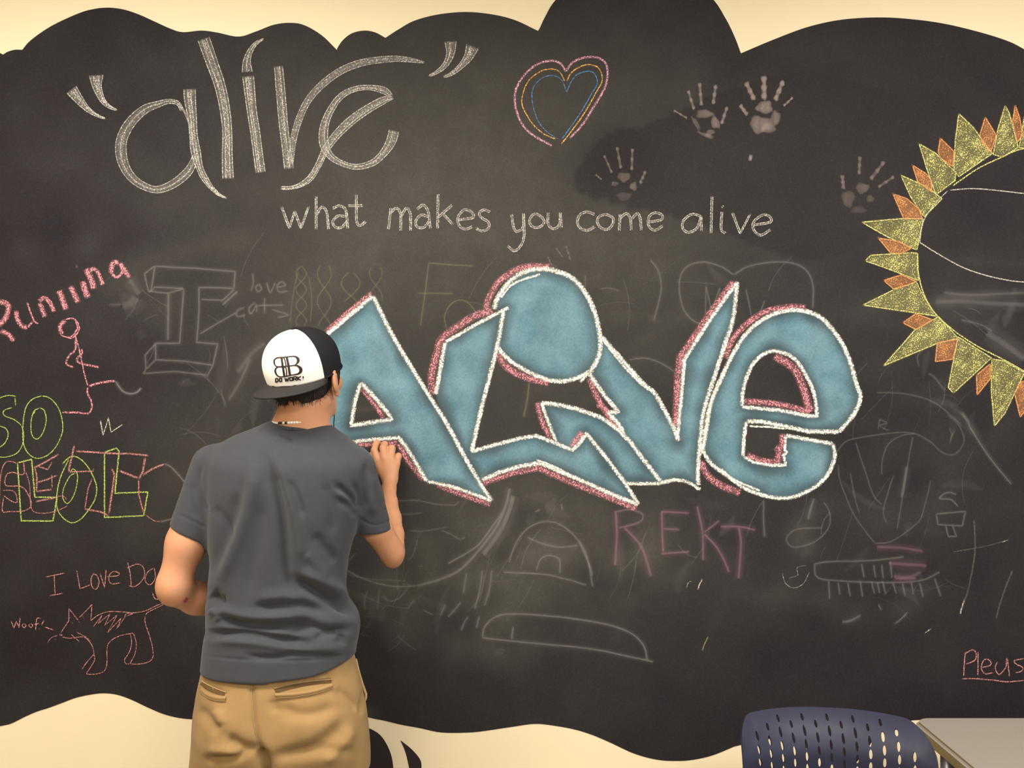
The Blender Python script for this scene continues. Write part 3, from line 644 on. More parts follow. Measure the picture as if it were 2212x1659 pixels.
c.line(V4([(1175, 1590)]) + V5([(965, 95), (1100, 180), (1300, 290), (1500, 360), (1700, 402), (1830, 415)]), 3.6, 0.85); c.build('face_line', C_WHITE, r)

# writing at the left side
r = anchor('chalk_word', 140, 640, 'thick pink chalk word running, sloping upward at the board edge', 'chalk writing')
S6 = 560/2212
def six(paths, mat=C_PINK, dens=0.85):
    c = Chalk()
    for w, q in paths: c.line(V6(q), w*S6*1.3, dens)
    c.build('letter', mat, r)
six([(46, [(-30, 520), (40, 530), (78, 560), (65, 630), (30, 690), (-20, 730)]), (40, [(5, 770), (75, 800), (125, 858)])])
six([(40, [(140, 595), (155, 670), (195, 730), (240, 740)]), (20, [(240, 740), (285, 690)]), (16, [(235, 525), (268, 620), (300, 690), (330, 708)])])
six([(42, [(340, 530), (365, 590), (390, 655)]), (36, [(335, 520), (380, 490), (430, 530), (468, 610)])])
six([(50, [(508, 425), (540, 510), (570, 592)])])
six([(46, [(603, 388), (640, 460), (672, 532)]), (24, [(650, 224), (668, 220)])])
six([(50, [(705, 345), (730, 420), (755, 490)]), (52, [(738, 238), (780, 330), (808, 415)]), (34, [(775, 260), (800, 240), (840, 275), (882, 382)])])
six([(44, [(1020, 185), (965, 195), (950, 280)]), (26, [(950, 280), (1000, 312), (1045, 270), (1030, 190)]), (40, [(1025, 190), (1065, 250), (1108, 320)])])
r = anchor('chalk_stick_figure', 170, 790, 'pink chalk stick figure running, below the pink word', 'chalk drawing')
c = Chalk()
for w, q in [(16, [(650, 790), (590, 825), (520, 805)]), (48, [(535, 800), (515, 735), (560, 680)]), (18, [(560, 672), (630, 665), (678, 720), (670, 780), (620, 830), (570, 822)]), (20, [(645, 670), (665, 740), (640, 790)])]: c.line(V6(q), w*S6, 0.85)
c.build('head', C_PINK, r)
c = Chalk(); c.line(V6([(645, 800), (690, 970), (720, 1120), (755, 1240)]), 4, 0.9); c.build('body', C_PINK, r)
c = Chalk(); c.line(V6([(650, 830), (645, 930), (600, 975), (570, 1025), (580, 1060), (635, 1080)]), 6, 0.82); c.build('arm', C_PINK, r)
c = Chalk(); c.line(V6([(700, 920), (703, 965), (665, 1000), (675, 1040), (760, 1062), (850, 1080)]), 6.5, 0.82); c.build('arm', C_PINK, r)
c = Chalk(); c.line(V6([(755, 1250), (750, 1300), (788, 1390), (762, 1470), (650, 1465), (535, 1465)]), 5.5, 0.82); c.build('leg', C_PINK, r)
c = Chalk(); c.line(V6([(760, 1240), (860, 1212), (990, 1195)]), 7, 0.82); c.build('leg', C_PINK, r)
def multi(name, px, py, label, cat, mat, vw, items, part=None, w=3.4, dens=0.78, opac=1.0, group=None):
    """a drawing: items = list of parts, each a list of strokes; a stroke is a list of points, or (width, points)"""
    rr = anchor(name, px, py, label, cat, group)
    for it in items:
        c = Chalk()
        for q in it:
            ww, sharp = w, False
            if isinstance(q, tuple): ww, q = q[0], q[1]
            if ww < 0: ww, sharp = -ww, True
            if mat in (C_DUST, C_PDUST, C_YDUST) and opac < .7: c.line(vw(q), ww*4.5, 0.5, opac*(0.15 if mat is C_YDUST else 0.3), sharp=sharp); ww *= 1.35; opac_ = opac*(.42 if mat is C_YDUST else .50 if mat is C_PDUST else .54)
            else: opac_ = opac
            c.line(vw(q), ww, dens, opac_, sharp=sharp, wob=0.25)
        c.build(part or 'stroke', mat, rr)
    return rr
multi('chalk_word', 60, 920, 'green chalk word so with hollow rounded letters', 'chalk writing', C_GREEN, W1, [
 [[(165, 75), (90, 65), (0, 92), (-60, 130)], [(155, 85), (162, 170)], [(130, 185), (50, 212), (45, 262), (150, 310), (220, 370), (238, 460), (225, 560), (170, 640), (80, 675), (-20, 680)], [(-40, 362), (0, 370), (60, 392), (88, 450), (60, 530), (0, 582), (-40, 590)]],
 [[(420, 70), (330, 102), (265, 180), (237, 320), (232, 500), (260, 600), (320, 668), (400, 686), (500, 640), (580, 540), (630, 400), (610, 250), (560, 150), (490, 85), (420, 70)], (4.6, [(360, 200), (330, 260)]), [(400, 190), (445, 215), (465, 320), (430, 440), (370, 500), (320, 450), (315, 320), (345, 220), (400, 190)]]], 'letter', 3.2, 0.85)
multi('chalk_word', 180, 1050, 'green chalk word lol in hollow letters, drawn over pink writing', 'chalk writing', C_GREEN, W1, [
 [(-4.5, [(180, 735), (215, 1312), (530, 1312), (572, 1078), (350, 1075), (320, 700), (180, 735)])],
 [(3.6, [(625, 750), (680, 692), (740, 670), (820, 710), (900, 810), (962, 960), (950, 1090), (880, 1210), (800, 1300), (710, 1330), (620, 1270), (572, 1180), (570, 1040), (610, 870), (690, 700)]), (3, [(705, 840), (730, 795), (775, 850), (765, 980), (720, 1100), (670, 1145), (630, 1080), (640, 990), (700, 870), (755, 838)])],
 [(-4.5, [(1045, 640), (1045, 1280), (1435, 1262), (1480, 1025), (1150, 1038), (1190, 620), (1165, 590), (1045, 630)])]], 'letter', 3.6, 0.88)
multi('chalk_word', 170, 1080, 'pink chalk word in hollow block letters, tangled beneath the green word', 'chalk writing', C_ROSE, W1, [
 [[(240, 720), (240, 850), (130, 830), (70, 860), (68, 960), (220, 970), (290, 1050), (320, 1150), (250, 1210), (100, 1220), (30, 1215), (40, 1080)], (3, [(40, 1060), (110, 1110), (175, 1130), (160, 1040), (110, 1010), (30, 1010)]), [(180, 740), (90, 720), (40, 760), (10, 880), (5, 1000), (0, 1160)], (2.6, [(260, 820), (300, 950), (310, 1130), (340, 1220), (450, 1240), (580, 1210), (680, 1160)])],
 [(-5.5, [(590, 650), (470, 720), (350, 780), (372, 870), (370, 1020), (520, 1000)]), (-4, [(380, 770), (480, 805), (525, 725)]), (-5, [(575, 860), (470, 900), (370, 935)]), (-3, [(520, 850), (525, 990)]), (-5.5, [(360, 1120), (560, 1080)]), (2.6, [(560, 1070), (640, 1070), (672, 1110)])],
 [(-6, [(745, 560), (690, 800), (702, 835)]), (-4.5, [(700, 825), (930, 820), (935, 790)]), (-5.5, [(760, 620), (1100, 640), (1300, 642), (1485, 665)]), (-6.5, [(1450, 680), (1425, 820), (1385, 900)]), (-4.5, [(1385, 900), (1385, 1050), (1432, 1230)]), (-6, [(1115, 790), (1145, 850), (1090, 1240)]), (-6.5, [(1190, 812), (1380, 890)]), (6, [(1425, 860), (1520, 795), (1640, 748)]), (-3.5, [(920, 890), (882, 1000), (850, 1190)]), (-5.5, [(845, 1195), (1000, 1222), (1090, 1262)]), (3, [(1450, 1250), (1540, 1312), (1600, 1320)])]], 'letter', 3.4, 0.72)
multi('chalk_squiggle', 235, 920, 'small white chalk zigzag squiggle below the stick figure', 'chalk drawing', C_WHITE, W1, [[(-3.2, [(1005, 310), (1030, 460), (1085, 290), (1110, 430), (1225, 355)]), (4, [(1005, 320), (1018, 400)])]], 'stroke', 3.2, 0.8)
multi('chalk_sentence', 220, 1250, 'rose chalk words I love do, running behind the bent arm', 'chalk writing', C_ROSE, W2, [
 [[(455, 305), (650, 265)], [(545, 275), (555, 485)], [(495, 490), (632, 465)]], [(-2.8, [(770, 240), (800, 422), (905, 380)])], [[(940, 262), (912, 320), (920, 400), (960, 425), (990, 360), (970, 290), (930, 268)]],
 [(-2.8, [(1000, 265), (1045, 410), (1062, 230)])], [[(1068, 300), (1180, 290), (1188, 262), (1130, 250), (1090, 300), (1110, 370), (1205, 362)]],
 [[(1275, 155), (1300, 270), (1312, 390)], [(1265, 217), (1370, 175), (1430, 210), (1442, 290), (1400, 360), (1340, 400), (1288, 390)]], [[(1540, 212), (1480, 250), (1448, 320), (1470, 375), (1512, 375), (1550, 310), (1540, 212)]], [[(1520, 455), (1540, 510), (1570, 526), (1612, 512)]]], 'letter', 2.8, 0.85)
multi('chalk_word', 60, 1348, 'small pink chalk word woof with a dash toward the chalk dog', 'chalk writing', C_ROSE, W2, [
 [(-2.8, [(115, 740), (145, 812), (170, 745), (195, 808), (207, 708)])], [[(245, 765), (225, 785), (245, 808), (265, 785), (245, 765)]], [[(312, 768), (292, 785), (312, 806), (332, 785), (312, 768)]], [[(412, 715), (372, 722), (360, 832)], [(345, 778), (400, 765)]], [(3.2, [(445, 732), (418, 782)]), (4, [(388, 820), (400, 822)])], [(3.2, [(450, 800), (540, 832)])]], 'letter', 2.8, 0.9)
multi('chalk_dog', 240, 1370, 'rose chalk outline of a dog with pointed ears and striped back', 'chalk drawing', C_ROSE, W2, [
 [(-2.6, [(610, 860), (690, 740), (692, 620), (785, 735)]), (-2.4, [(680, 725), (715, 697)]), (-2.6, [(790, 712), (922, 580), (908, 742)]), (5, [(595, 872), (630, 888)]), [(478, 955), (520, 905), (580, 885)], (2, [(540, 925), (572, 925)]), (3.6, [(720, 752), (734, 770)]), (3.6, [(786, 745), (796, 756)]), (2.4, [(820, 690), (842, 715)])],
 [[(910, 740), (970, 690), (1070, 650), (1200, 650), (1330, 660), (1450, 640), (1560, 590), (1690, 535)], [(1450, 685), (1480, 652), (1560, 612), (1700, 542)], [(1450, 690), (1450, 760), (1490, 880), (1522, 1000), (1526, 1100), (1480, 1150), (1380, 1170), (1300, 1168)]],
 [[(1332, 860), (1362, 960), (1350, 1060), (1312, 1140), (1300, 1168)], [(1302, 870), (1315, 960), (1290, 1050), (1245, 1120), (1255, 1165), (1300, 1168)]],
 [[(1332, 860), (1200, 888), (1105, 940), (1072, 1010), (1070, 1150), (1048, 1230), (980, 1262), (870, 1265), (890, 1220), (945, 1130), (942, 1070), (920, 980), (870, 920), (820, 898), (700, 912), (620, 900)], [(942, 1070), (880, 1140), (820, 1220)]],
 [(2.2, [(710, 870), (800, 950)]), (2.2, [(762, 850), (850, 895), (905, 940)])],
 [(-2.2, [(935, 797), (1020, 685), (980, 770), (1100, 668), (1045, 785), (1172, 680), (1075, 858), (1212, 710), (1165, 822), (1250, 700)]), (2.4, [(1245, 710), (1262, 670), (1330, 668), (1262, 692)])]], 'stroke', 2.6, 0.8)
r = multi('chalk_word', 2150, 1440, 'pink underlined chalk word cut off at the board edge, above the table', 'chalk writing', C_ROSE, W6, [
 [[(1815, 85), (1808, 160), (1804, 250)], [(1808, 100), (1860, 72), (1886, 92), (1880, 140), (1818, 168)]], [[(1900, 85), (1900, 160), (1898, 246)]], [[(1920, 192), (1985, 172), (1975, 140), (1940, 140), (1922, 195), (1950, 232), (2002, 225)]],
 [[(2032, 150), (2015, 190), (2040, 236), (2085, 190), (2095, 128), (2110, 252)]], [[(2205, 130), (2142, 145), (2160, 170), (2200, 190), (2190, 215), (2148, 225)]], [[(1790, 268), (1850, 264), (2000, 274), (2100, 285), (2230, 275)]]], 'letter', 3.6, 0.8)

# residue of older wiped chalk: hairlines and broad rubbed streaks nobody could count
c = Chalk()
for i in range(150):
    zone = random.choice([(900, 1080, 330, 250), (1030, 1300, 160, 110), (1180, 1150, 120, 110), (1900, 1050, 190, 160), (1950, 1250, 150, 60), (820, 1330, 60, 90), (1980, 860, 150, 60), (1350, 640, 350, 60), (420, 660, 190, 120), (480, 860, 90, 90), (1480, 1170, 170, 90), (2080, 720, 110, 90)])
    x = zone[0]+zone[2]*random.uniform(-1, 1); y = zone[1]+zone[3]*random.uniform(-1, 1); a = random.choice([-1.1, -0.9, -1.4, 0.2, 0.5])+random.gauss(0, .25); L = random.uniform(25, 120); cv_ = random.uniform(-.5, .5)
    q = [(x+math.cos(a+cv_*t)*L*t, y+math.sin(a+cv_*t)*L*t) for t in (-.5, -.17, .17, .5)]
    if i % 3 == 0: c.line([p+(w_,) for p, w_ in zip(q, (4, random.uniform(14, 34), random.uniform(14, 30), 4))], dens=random.uniform(.35, .6), opac=random.uniform(.05, .10))
    else: c.line(q, random.uniform(1.6, 3.4), random.uniform(.5, .8), random.uniform(.06, .15))
o = c.build('chalk_residue', C_DUST); tag(o, 'faint tangle of wiped chalk hairlines and rubbed streaks across the board', 'chalk residue', kind='stuff')
# half wiped drawings
G = dict(dens=0.8)
multi('faded_block_letter', 400, 690, 'faded wiped outline of a large block letter with depth lines', 'chalk drawing', C_DUST, Y2, [
 [(-3, [(240, 350), (400, 362), (560, 368), (880, 395), (870, 530), (740, 522), (592, 520), (592, 700), (575, 955), (745, 970), (705, 1140), (480, 1108), (250, 1096), (250, 965), (440, 965), (472, 530)]), (-3, [(470, 530), (240, 515), (210, 550), (243, 350)])],
 [(-2.4, [(240, 350), (160, 412), (190, 550), (350, 566), (470, 530)]), (-4, [(350, 566), (345, 940)]), (-2.4, [(250, 965), (165, 1060), (172, 1170), (250, 1096)]), (-2.4, [(172, 1170), (150, 1205), (400, 1190), (660, 1220), (705, 1140)]), (-2.4, [(610, 615), (780, 625), (870, 540)]), (4, [(780, 660), (900, 550)])]], w=3, dens=0.8, opac=0.34)
multi('faded_words', 580, 640, 'faded wiped words love cats beside the faded block letter', 'chalk writing', C_DUST, Y2, [
 [[(1020, 410), (1025, 480), (1008, 550)]], [[(1070, 490), (1045, 520), (1060, 552), (1090, 535), (1070, 490)]], [[(1130, 480), (1160, 560), (1200, 480)]], [[(1210, 520), (1280, 505), (1250, 475), (1215, 510), (1230, 555), (1300, 550)]],
 [[(960, 680), (905, 700), (895, 750), (965, 740)]], [[(1040, 640), (990, 690), (1010, 730), (1050, 660), (1050, 720)]], [[(1115, 600), (1115, 730)], [(1060, 665), (1265, 662)]], [[(1170, 695), (1300, 738), (1215, 760)]], [[(600, 890), (750, 800), (890, 720)]]], 'letter', w=2.6, dens=0.8, opac=0.30)
tw = []
for (cx, amp, y0, y1, ph, n) in [(1405, 42, 350, 825, 0.0, 1.9), (1590, 55, 345, 830, 0.6, 1.1), (1800, 75, 400, 640, 0.2, .6), (2000, 50, 360, 630, 0.8, .7)]:
    for s in (1, -1):
        tw.append([[(cx+s*amp*math.sin(ph+(y-y0)/(y1-y0)*math.pi*2*n), y) for y in np.linspace(y0, y1, 14)]])
tw += [[[(1380, 400), (1345, 560), (1315, 800)]], [[(1465, 430), (1490, 600), (1480, 800)]]]
multi('faded_twists', 740, 630, 'faint yellowish twisted chalk strands above the cap', 'chalk drawing', C_YDUST, Y2, tw, w=1.8, dens=0.8, opac=0.34)
multi('faded_letters', 960, 650, 'faint yellowish chalk capital letter and circle left of the graffiti dot', 'chalk writing', C_YDUST, X1, [
 [[(850, 30), (825, 250), (790, 500)], [(850, 30), (1000, 40), (1190, 52)], [(765, 255), (900, 256), (1035, 258)]], [[(985, 520), (970, 430), (1010, 345), (1080, 305), (1150, 330), (1210, 405)]], [[(2020, 120), (2018, 240)]], [(4, [(1600, 920), (1585, 1050), (1558, 1180)])]], 'letter', w=2.4, dens=0.85, opac=0.42)
multi('faded_heart', 1610, 640, 'faint wiped heart outline behind the tall arm of the graffiti word', 'chalk drawing', C_DUST, X4, [
 [[(505, 105), (420, 50), (300, 20), (190, 55), (145, 150), (160, 300), (210, 385), (285, 435)]], [[(505, 105), (600, 50), (760, 20), (900, 28), (990, 80), (1030, 180), (1028, 330)]], [(-1.6, [(318, 370), (320, 180), (355, 345), (412, 190), (412, 250)])], [(1.8, [(585, 200), (605, 290), (622, 380)]), (1.8, [(675, 370), (710, 275)])]], w=2.6, dens=0.85, opac=0.30)
multi('faded_arc', 1420, 620, 'faint wiped curved line right of the graffiti dot', 'chalk drawing', C_DUST, X2, [[(3, [(1950, 0), (2040, 130), (2062, 330), (1990, 610)])], [(3, [(1740, 1000), (1900, 985), (2050, 1030), (2200, 1120)])], [(1.6, [(1460, 300), (1540, 285), (1640, 315)])]], w=3, dens=0.85, opac=0.26)
multi('faded_arc', 1000, 1200, 'long pale wiped arc sweeping below the graffiti word', 'chalk drawing', C_DUST, X5, [[(5, [(742, 200), (712, 330), (640, 500), (500, 690), (350, 845), (200, 920), (0, 978)])], [(8, [(770, 260), (740, 370), (670, 540), (530, 730)])], [(3, [(690, 380), (620, 480), (480, 660), (250, 800)])], [(2.2, [(-560, 850), (-400, 930), (-200, 980), (0, 978)])]], w=5, dens=0.8, opac=0.42)
multi('faded_dome', 1190, 1200, 'faint wiped dome drawing with a small arched door', 'chalk drawing', C_DUST, X5, [
 [[(735, 790), (790, 640), (885, 520), (1020, 465), (1150, 490), (1275, 600), (1355, 740), (1402, 985)], (3, [(1290, 620), (1370, 800), (1400, 900)])], [[(690, 868), (1000, 882), (1180, 920), (1350, 970)]], [[(952, 855), (985, 765), (1060, 735), (1135, 768), (1140, 880)], [(880, 590), (1000, 640), (1140, 668), (1280, 655)]], [[(980, 370), (940, 390)], [(1150, 320), (1160, 380)]]], w=2.8, dens=0.8, opac=0.34)
multi('faded_boat', 1220, 1370, 'faint wiped half-oval shape with a flat base, lowest of the faded drawings', 'chalk drawing', C_DUST, X5, [
 [[(522, 1390), (550, 1290), (650, 1215), (800, 1200), (1000, 1212), (1200, 1232), (1500, 1280), (1700, 1350), (1805, 1450), (1835, 1570)]], [[(522, 1390), (900, 1430), (1400, 1480), (1650, 1530), (1885, 1580)]], [[(770, 1300), (755, 1400)]]], w=3.2, dens=0.85, opac=0.40)
multi('faded_strokes', 1020, 1270, 'pair of faint vertical chalk strokes and dashes between arc and dome', 'chalk drawing', C_DUST, X5, [
 [[(525, 850), (505, 1000), (462, 1165)]], [[(600, 850), (580, 1000), (540, 1135)]], [[(412, 1218), (380, 1270), (355, 1335)]], [[(500, 1215), (475, 1315)]], [[(355, 1105), (300, 1170), (250, 1225)]], [[(230, 1130), (188, 1215)]], [[(400, 870), (372, 1040)]], [(2, [(50, 1165), (135, 1212)])]], w=3.6, dens=0.8, opac=0.32)
multi('faded_word', 1450, 1170, 'faded pink chalk word rekt below the graffiti word', 'chalk writing', C_PDUST, X6, [
 [(5, [(182, 155), (192, 350), (178, 595)]), (2.6, [(190, 165), (300, 150), (395, 185), (370, 250), (205, 295)]), (5, [(250, 288), (380, 430), (430, 560), (462, 685)])], [(4, [(548, 160), (560, 490)]), (3.4, [(548, 165), (770, 178)]), (3.4, [(560, 300), (690, 308)]), (4, [(540, 500), (770, 484)])],
 [(4, [(830, 120), (870, 320), (878, 555)]), (3, [(1010, 235), (885, 330)]), (4, [(885, 340), (980, 440), (1040, 540), (1085, 650)])], [(4, [(1015, 285), (1160, 285), (1295, 312)]), (4.5, [(1160, 290), (1180, 400), (1175, 520), (1158, 700)])]], 'letter', w=4, dens=0.85, opac=0.55)
multi('chalk_smile', 1715, 1245, 'small pale chalk smile curve with a hooked nose line', 'chalk drawing', C_WHITE, X6, [[(2.6, [(1508, 650), (1530, 730), (1592, 770), (1670, 740), (1725, 645)])], [(2, [(1700, 592), (1625, 610), (1630, 670), (1560, 692)])]], w=2.6, dens=0.6, opac=0.65)
multi('chalk_dashes', 1510, 1260, 'short bright white chalk dash below the faded pink word', 'chalk drawing', C_WHITE, X6, [[(4, [(872, 700), (850, 745), (835, 788)])], [(1.6, [(745, 775), (760, 730), (790, 715)])]], w=4, dens=0.75, opac=0.85)
multi('chalk_smudge', 1619, 341, 'tiny pale oval chalk smudge below the two upper handprints', 'chalk smudge', C_DUST, V3, [[(9, [(1618, 762), (1612, 802)])]], w=8, dens=0.7, opac=0.75)
multi('chalk_dashes', 1525, 1385, 'short yellowish chalk dash low in the dark middle of the board', 'chalk drawing', C_YDUST, X6, [[(3, [(918, 1160), (890, 1215), (872, 1270)])]], w=3, dens=0.8, opac=0.7)
multi('faded_loop', 1740, 1160, 'faint looping chalk line below the rounded graffiti letter', 'chalk drawing', C_DUST, X6, [[[(1825, 295), (1620, 305), (1540, 380), (1590, 445), (1750, 410), (1870, 300), (1885, 180), (1840, 90)]], [(3, [(1360, 80), (1358, 220), (1368, 370)])], [(5, [(1760, 60), (1730, 150), (1712, 230)])]], w=1.8, dens=0.8, opac=0.30)
st = [[[(260, 905), (350, 890), (600, 882), (780, 862)], [(262, 905), (280, 980), (400, 1000), (700, 1012), (880, 998), (985, 950)]]]
for a in [((345, 1000), (350, 1108)), ((400, 1010), (410, 1082)), ((455, 1010), (470, 1090)), ((525, 1000), (542, 1095)), ((590, 1000), (610, 1076)), ((625, 1005), (640, 1075)), ((655, 1000), (675, 1080)), ((715, 1010), (735, 1075)), ((770, 1010), (785, 1090)), ((820, 1000), (835, 1080)), ((870, 1010), (890, 1095)), ((955, 985), (992, 1090)),
          ((535, 900), (550, 985)), ((605, 905), (615, 985)), ((650, 905), (660, 990)), ((700, 885), (710, 985))]: st.append([list(a)])
multi('faded_comb', 1890, 1240, 'faint wiped chalk comb shape, a long box with many short teeth', 'chalk drawing', C_DUST, X7, st, w=2.2, dens=0.8, opac=0.34)
multi('faded_signpost', 2050, 1120, 'faint chalk outline of a T-shaped sign with a curl above it', 'chalk drawing', C_DUST, X7, [[(-2, [(965, 615), (1135, 600), (1115, 682), (975, 675), (965, 615)]), (-2, [(1020, 682), (1035, 745), (1082, 745), (1060, 682)])], [(2, [(1092, 572), (1050, 532), (985, 525), (1030, 490), (1082, 502)])]], w=2, dens=0.8, opac=0.36)
multi('chalk_cross_strokes', 2100, 1200, 'long pale chalk stroke with a bright lower tip crossed by a slanting line', 'chalk drawing', C_WHITE, X7, [[(5, [(1185, 650), (1188, 850), (1150, 1050), (1125, 1120)])], [(3, [(1060, 835), (1250, 800), (1380, 765)])], [(5, [(1405, 940), (1350, 1080), (1310, 1220)])]], w=4, dens=0.55, opac=0.28)
multi('chalk_dashes', 2075, 1310, 'bright chalk tip at the lower end of the long pale stroke', 'chalk drawing', C_WHITE, X7, [[(5, [(1128, 1110), (1115, 1150), (1104, 1195)])], [(2.5, [(1340, 780), (1382, 764)])]], w=4, dens=0.7, opac=0.85)
multi('chalk_dashes', 2003, 1360, 'tiny white slanted chalk dash low on the board, above the chair', 'chalk drawing', C_WHITE, X7, [[(2.6, [(938, 1276), (898, 1304)])]], w=3, dens=0.85, opac=0.95)
fan = [[[(400, 330), (410, 420), (480, 600), (560, 720), (612, 782)]], [[(500, 200), (545, 340), (600, 500), (650, 560)]], [[(470, 380), (495, 520), (522, 612)]], [[(830, 170), (800, 330), (770, 520), (740, 700)]], [[(650, 390), (655, 300), (690, 210), (760, 165), (840, 150)]], [[(720, 390), (690, 480), (660, 600), (680, 670)]],
       [[(390, 260), (440, 200), (520, 175), (700, 150), (830, 150), (930, 200), (1000, 262), (1070, 272), (1125, 200), (1100, 110), (1030, 40)]], [[(640, 60), (630, 130)], [(640, 70), (680, 90), (640, 105), (690, 135)]], [[(610, 785), (700, 775), (790, 720), (870, 650), (900, 560), (935, 420)]], [(6, [(795, 340), (780, 440), (765, 520)])], [(1.6, [(1040, 120), (1055, 160), (1040, 210)]), (1.6, [(1075, 130), (1045, 185)])]]
multi('faded_plant', 1930, 1050, 'faint wiped chalk plant of long thin fanning stems', 'chalk drawing', C_DUST, X7, fan, w=1.6, dens=0.8, opac=0.24)
multi('faded_smear', 1950, 1220, 'rosy wiped chalk smears above the comb shape', 'chalk drawing', C_PDUST, X7, [[(5, [(620, 805), (760, 810), (890, 830)])], [(6, [(690, 900), (800, 905), (910, 915)])], [(5, [(720, 975), (800, 980), (880, 950)])], [(4, [(730, 990), (850, 985)])]], w=5, dens=0.7, opac=0.42)
multi('faded_line', 2130, 960, 'long faint diagonal chalk line below the chalk sun', 'chalk drawing', C_DUST, X7, [[(3, [(1108, 30), (1150, 90), (1170, 130), (1290, 310), (1400, 445)])], [(2.4, [(630, 1135), (650, 1172)]), (2.4, [(800, 1180), (765, 1220), (722, 1250)])], [(4, [(420, 1238), (470, 1230), (530, 1200)])]], w=3, dens=0.75, opac=0.36)
multi('faded_streaks', 2100, 700, 'pale wiped streaks inside the ring of the chalk sun', 'chalk drawing', C_DUST, V5, [[(8, [(1080, 575), (1300, 570), (1500, 582), (1810, 600)])], [(5, [(1150, 500), (1400, 520), (1810, 500)])], [(12, [(1500, 830), (1650, 920), (1810, 1040)])], [(3, [(1290, 720), (1450, 760), (1545, 815)])], [(2.4, [(1025, 1155), (1080, 1195), (1160, 1300)])], [(1.8, [(1300, 1470), (1360, 1560)])], [(1.6, [(600, 1310), (850, 1325), (1080, 1400), (1300, 1580)])], [(1.6, [(980, 960), (935, 1020), (950, 1100)])]], w=5, dens=0.6, opac=0.28)
multi('faded_scribbles', 960, 1160, 'tangle of very faint wiped scribbles right of the writing elbow', 'chalk drawing', C_DUST, Y5, [[[(720, 190), (1000, 190), (1200, 230), (1340, 250)]], [[(780, 370), (900, 370), (1060, 350)]], [[(880, 590), (1100, 590), (1400, 540)]], [[(1300, 580), (1450, 640), (1550, 700), (1630, 680)]], [[(870, 990), (940, 900), (1000, 700)]], [[(1000, 1060), (1070, 1055)]], [[(60, 1170), (200, 1200), (450, 1240), (850, 1255)]],
   [[(300, 1640), (300, 1500), (340, 1380)]], [[(470, 1640), (490, 1350)]], [[(740, 1400), (735, 1260)]], [[(870, 1620), (960, 1500)]], [[(1340, 240), (1490, 250), (1550, 200)]], [[(80, 1050), (90, 980), (185, 880)]], [[(540, 1450), (620, 1520), (760, 1480), (900, 1300)]], [[(800, 1300), (870, 1290), (900, 1340)]]], w=2, dens=0.75, opac=0.26)
multi('faded_smear', 240, 660, 'grey smear trailing from the last letter of the pink word', 'chalk drawing', C_DUST, V6, [[(9, [(1110, 330), (1150, 390), (1195, 460)])], [(3, [(940, 550), (1000, 546), (1040, 545)])], [(14, [(1160, 480), (1130, 530), (1050, 560)])]], w=5, dens=0.5, opac=0.30)
multi('faded_arc', 290, 840, 'thin pale hooked line trailing from the stick figure leg', 'chalk drawing', C_DUST, V6, [[(2.6, [(992, 1200), (1050, 1280), (1110, 1305), (1170, 1295), (1212, 1255)])]], w=2.6, dens=0.85, opac=0.6)
multi('faded_arc', 380, 1050, 'thin pale curve running behind the grey sleeve', 'chalk drawing', C_DUST, W1, [[(2.2, [(1640, 745), (1700, 770), (1790, 860), (1870, 960)])], [(2.2, [(1600, 1322), (1720, 1290), (1790, 1240)])]], w=2.2, dens=0.85, opac=0.5)
multi('faded_smear', 480, 870, 'pale smeared strokes beneath the cap brim', 'chalk drawing', C_DUST, Y2, [[(5, [(1000, 1080), (930, 1250), (830, 1420)])], [(2.4, [(770, 1330), (790, 1420), (810, 1475)])], [(7, [(1120, 960), (1000, 1060), (900, 1200)])]], w=5, dens=0.6, opac=0.26)
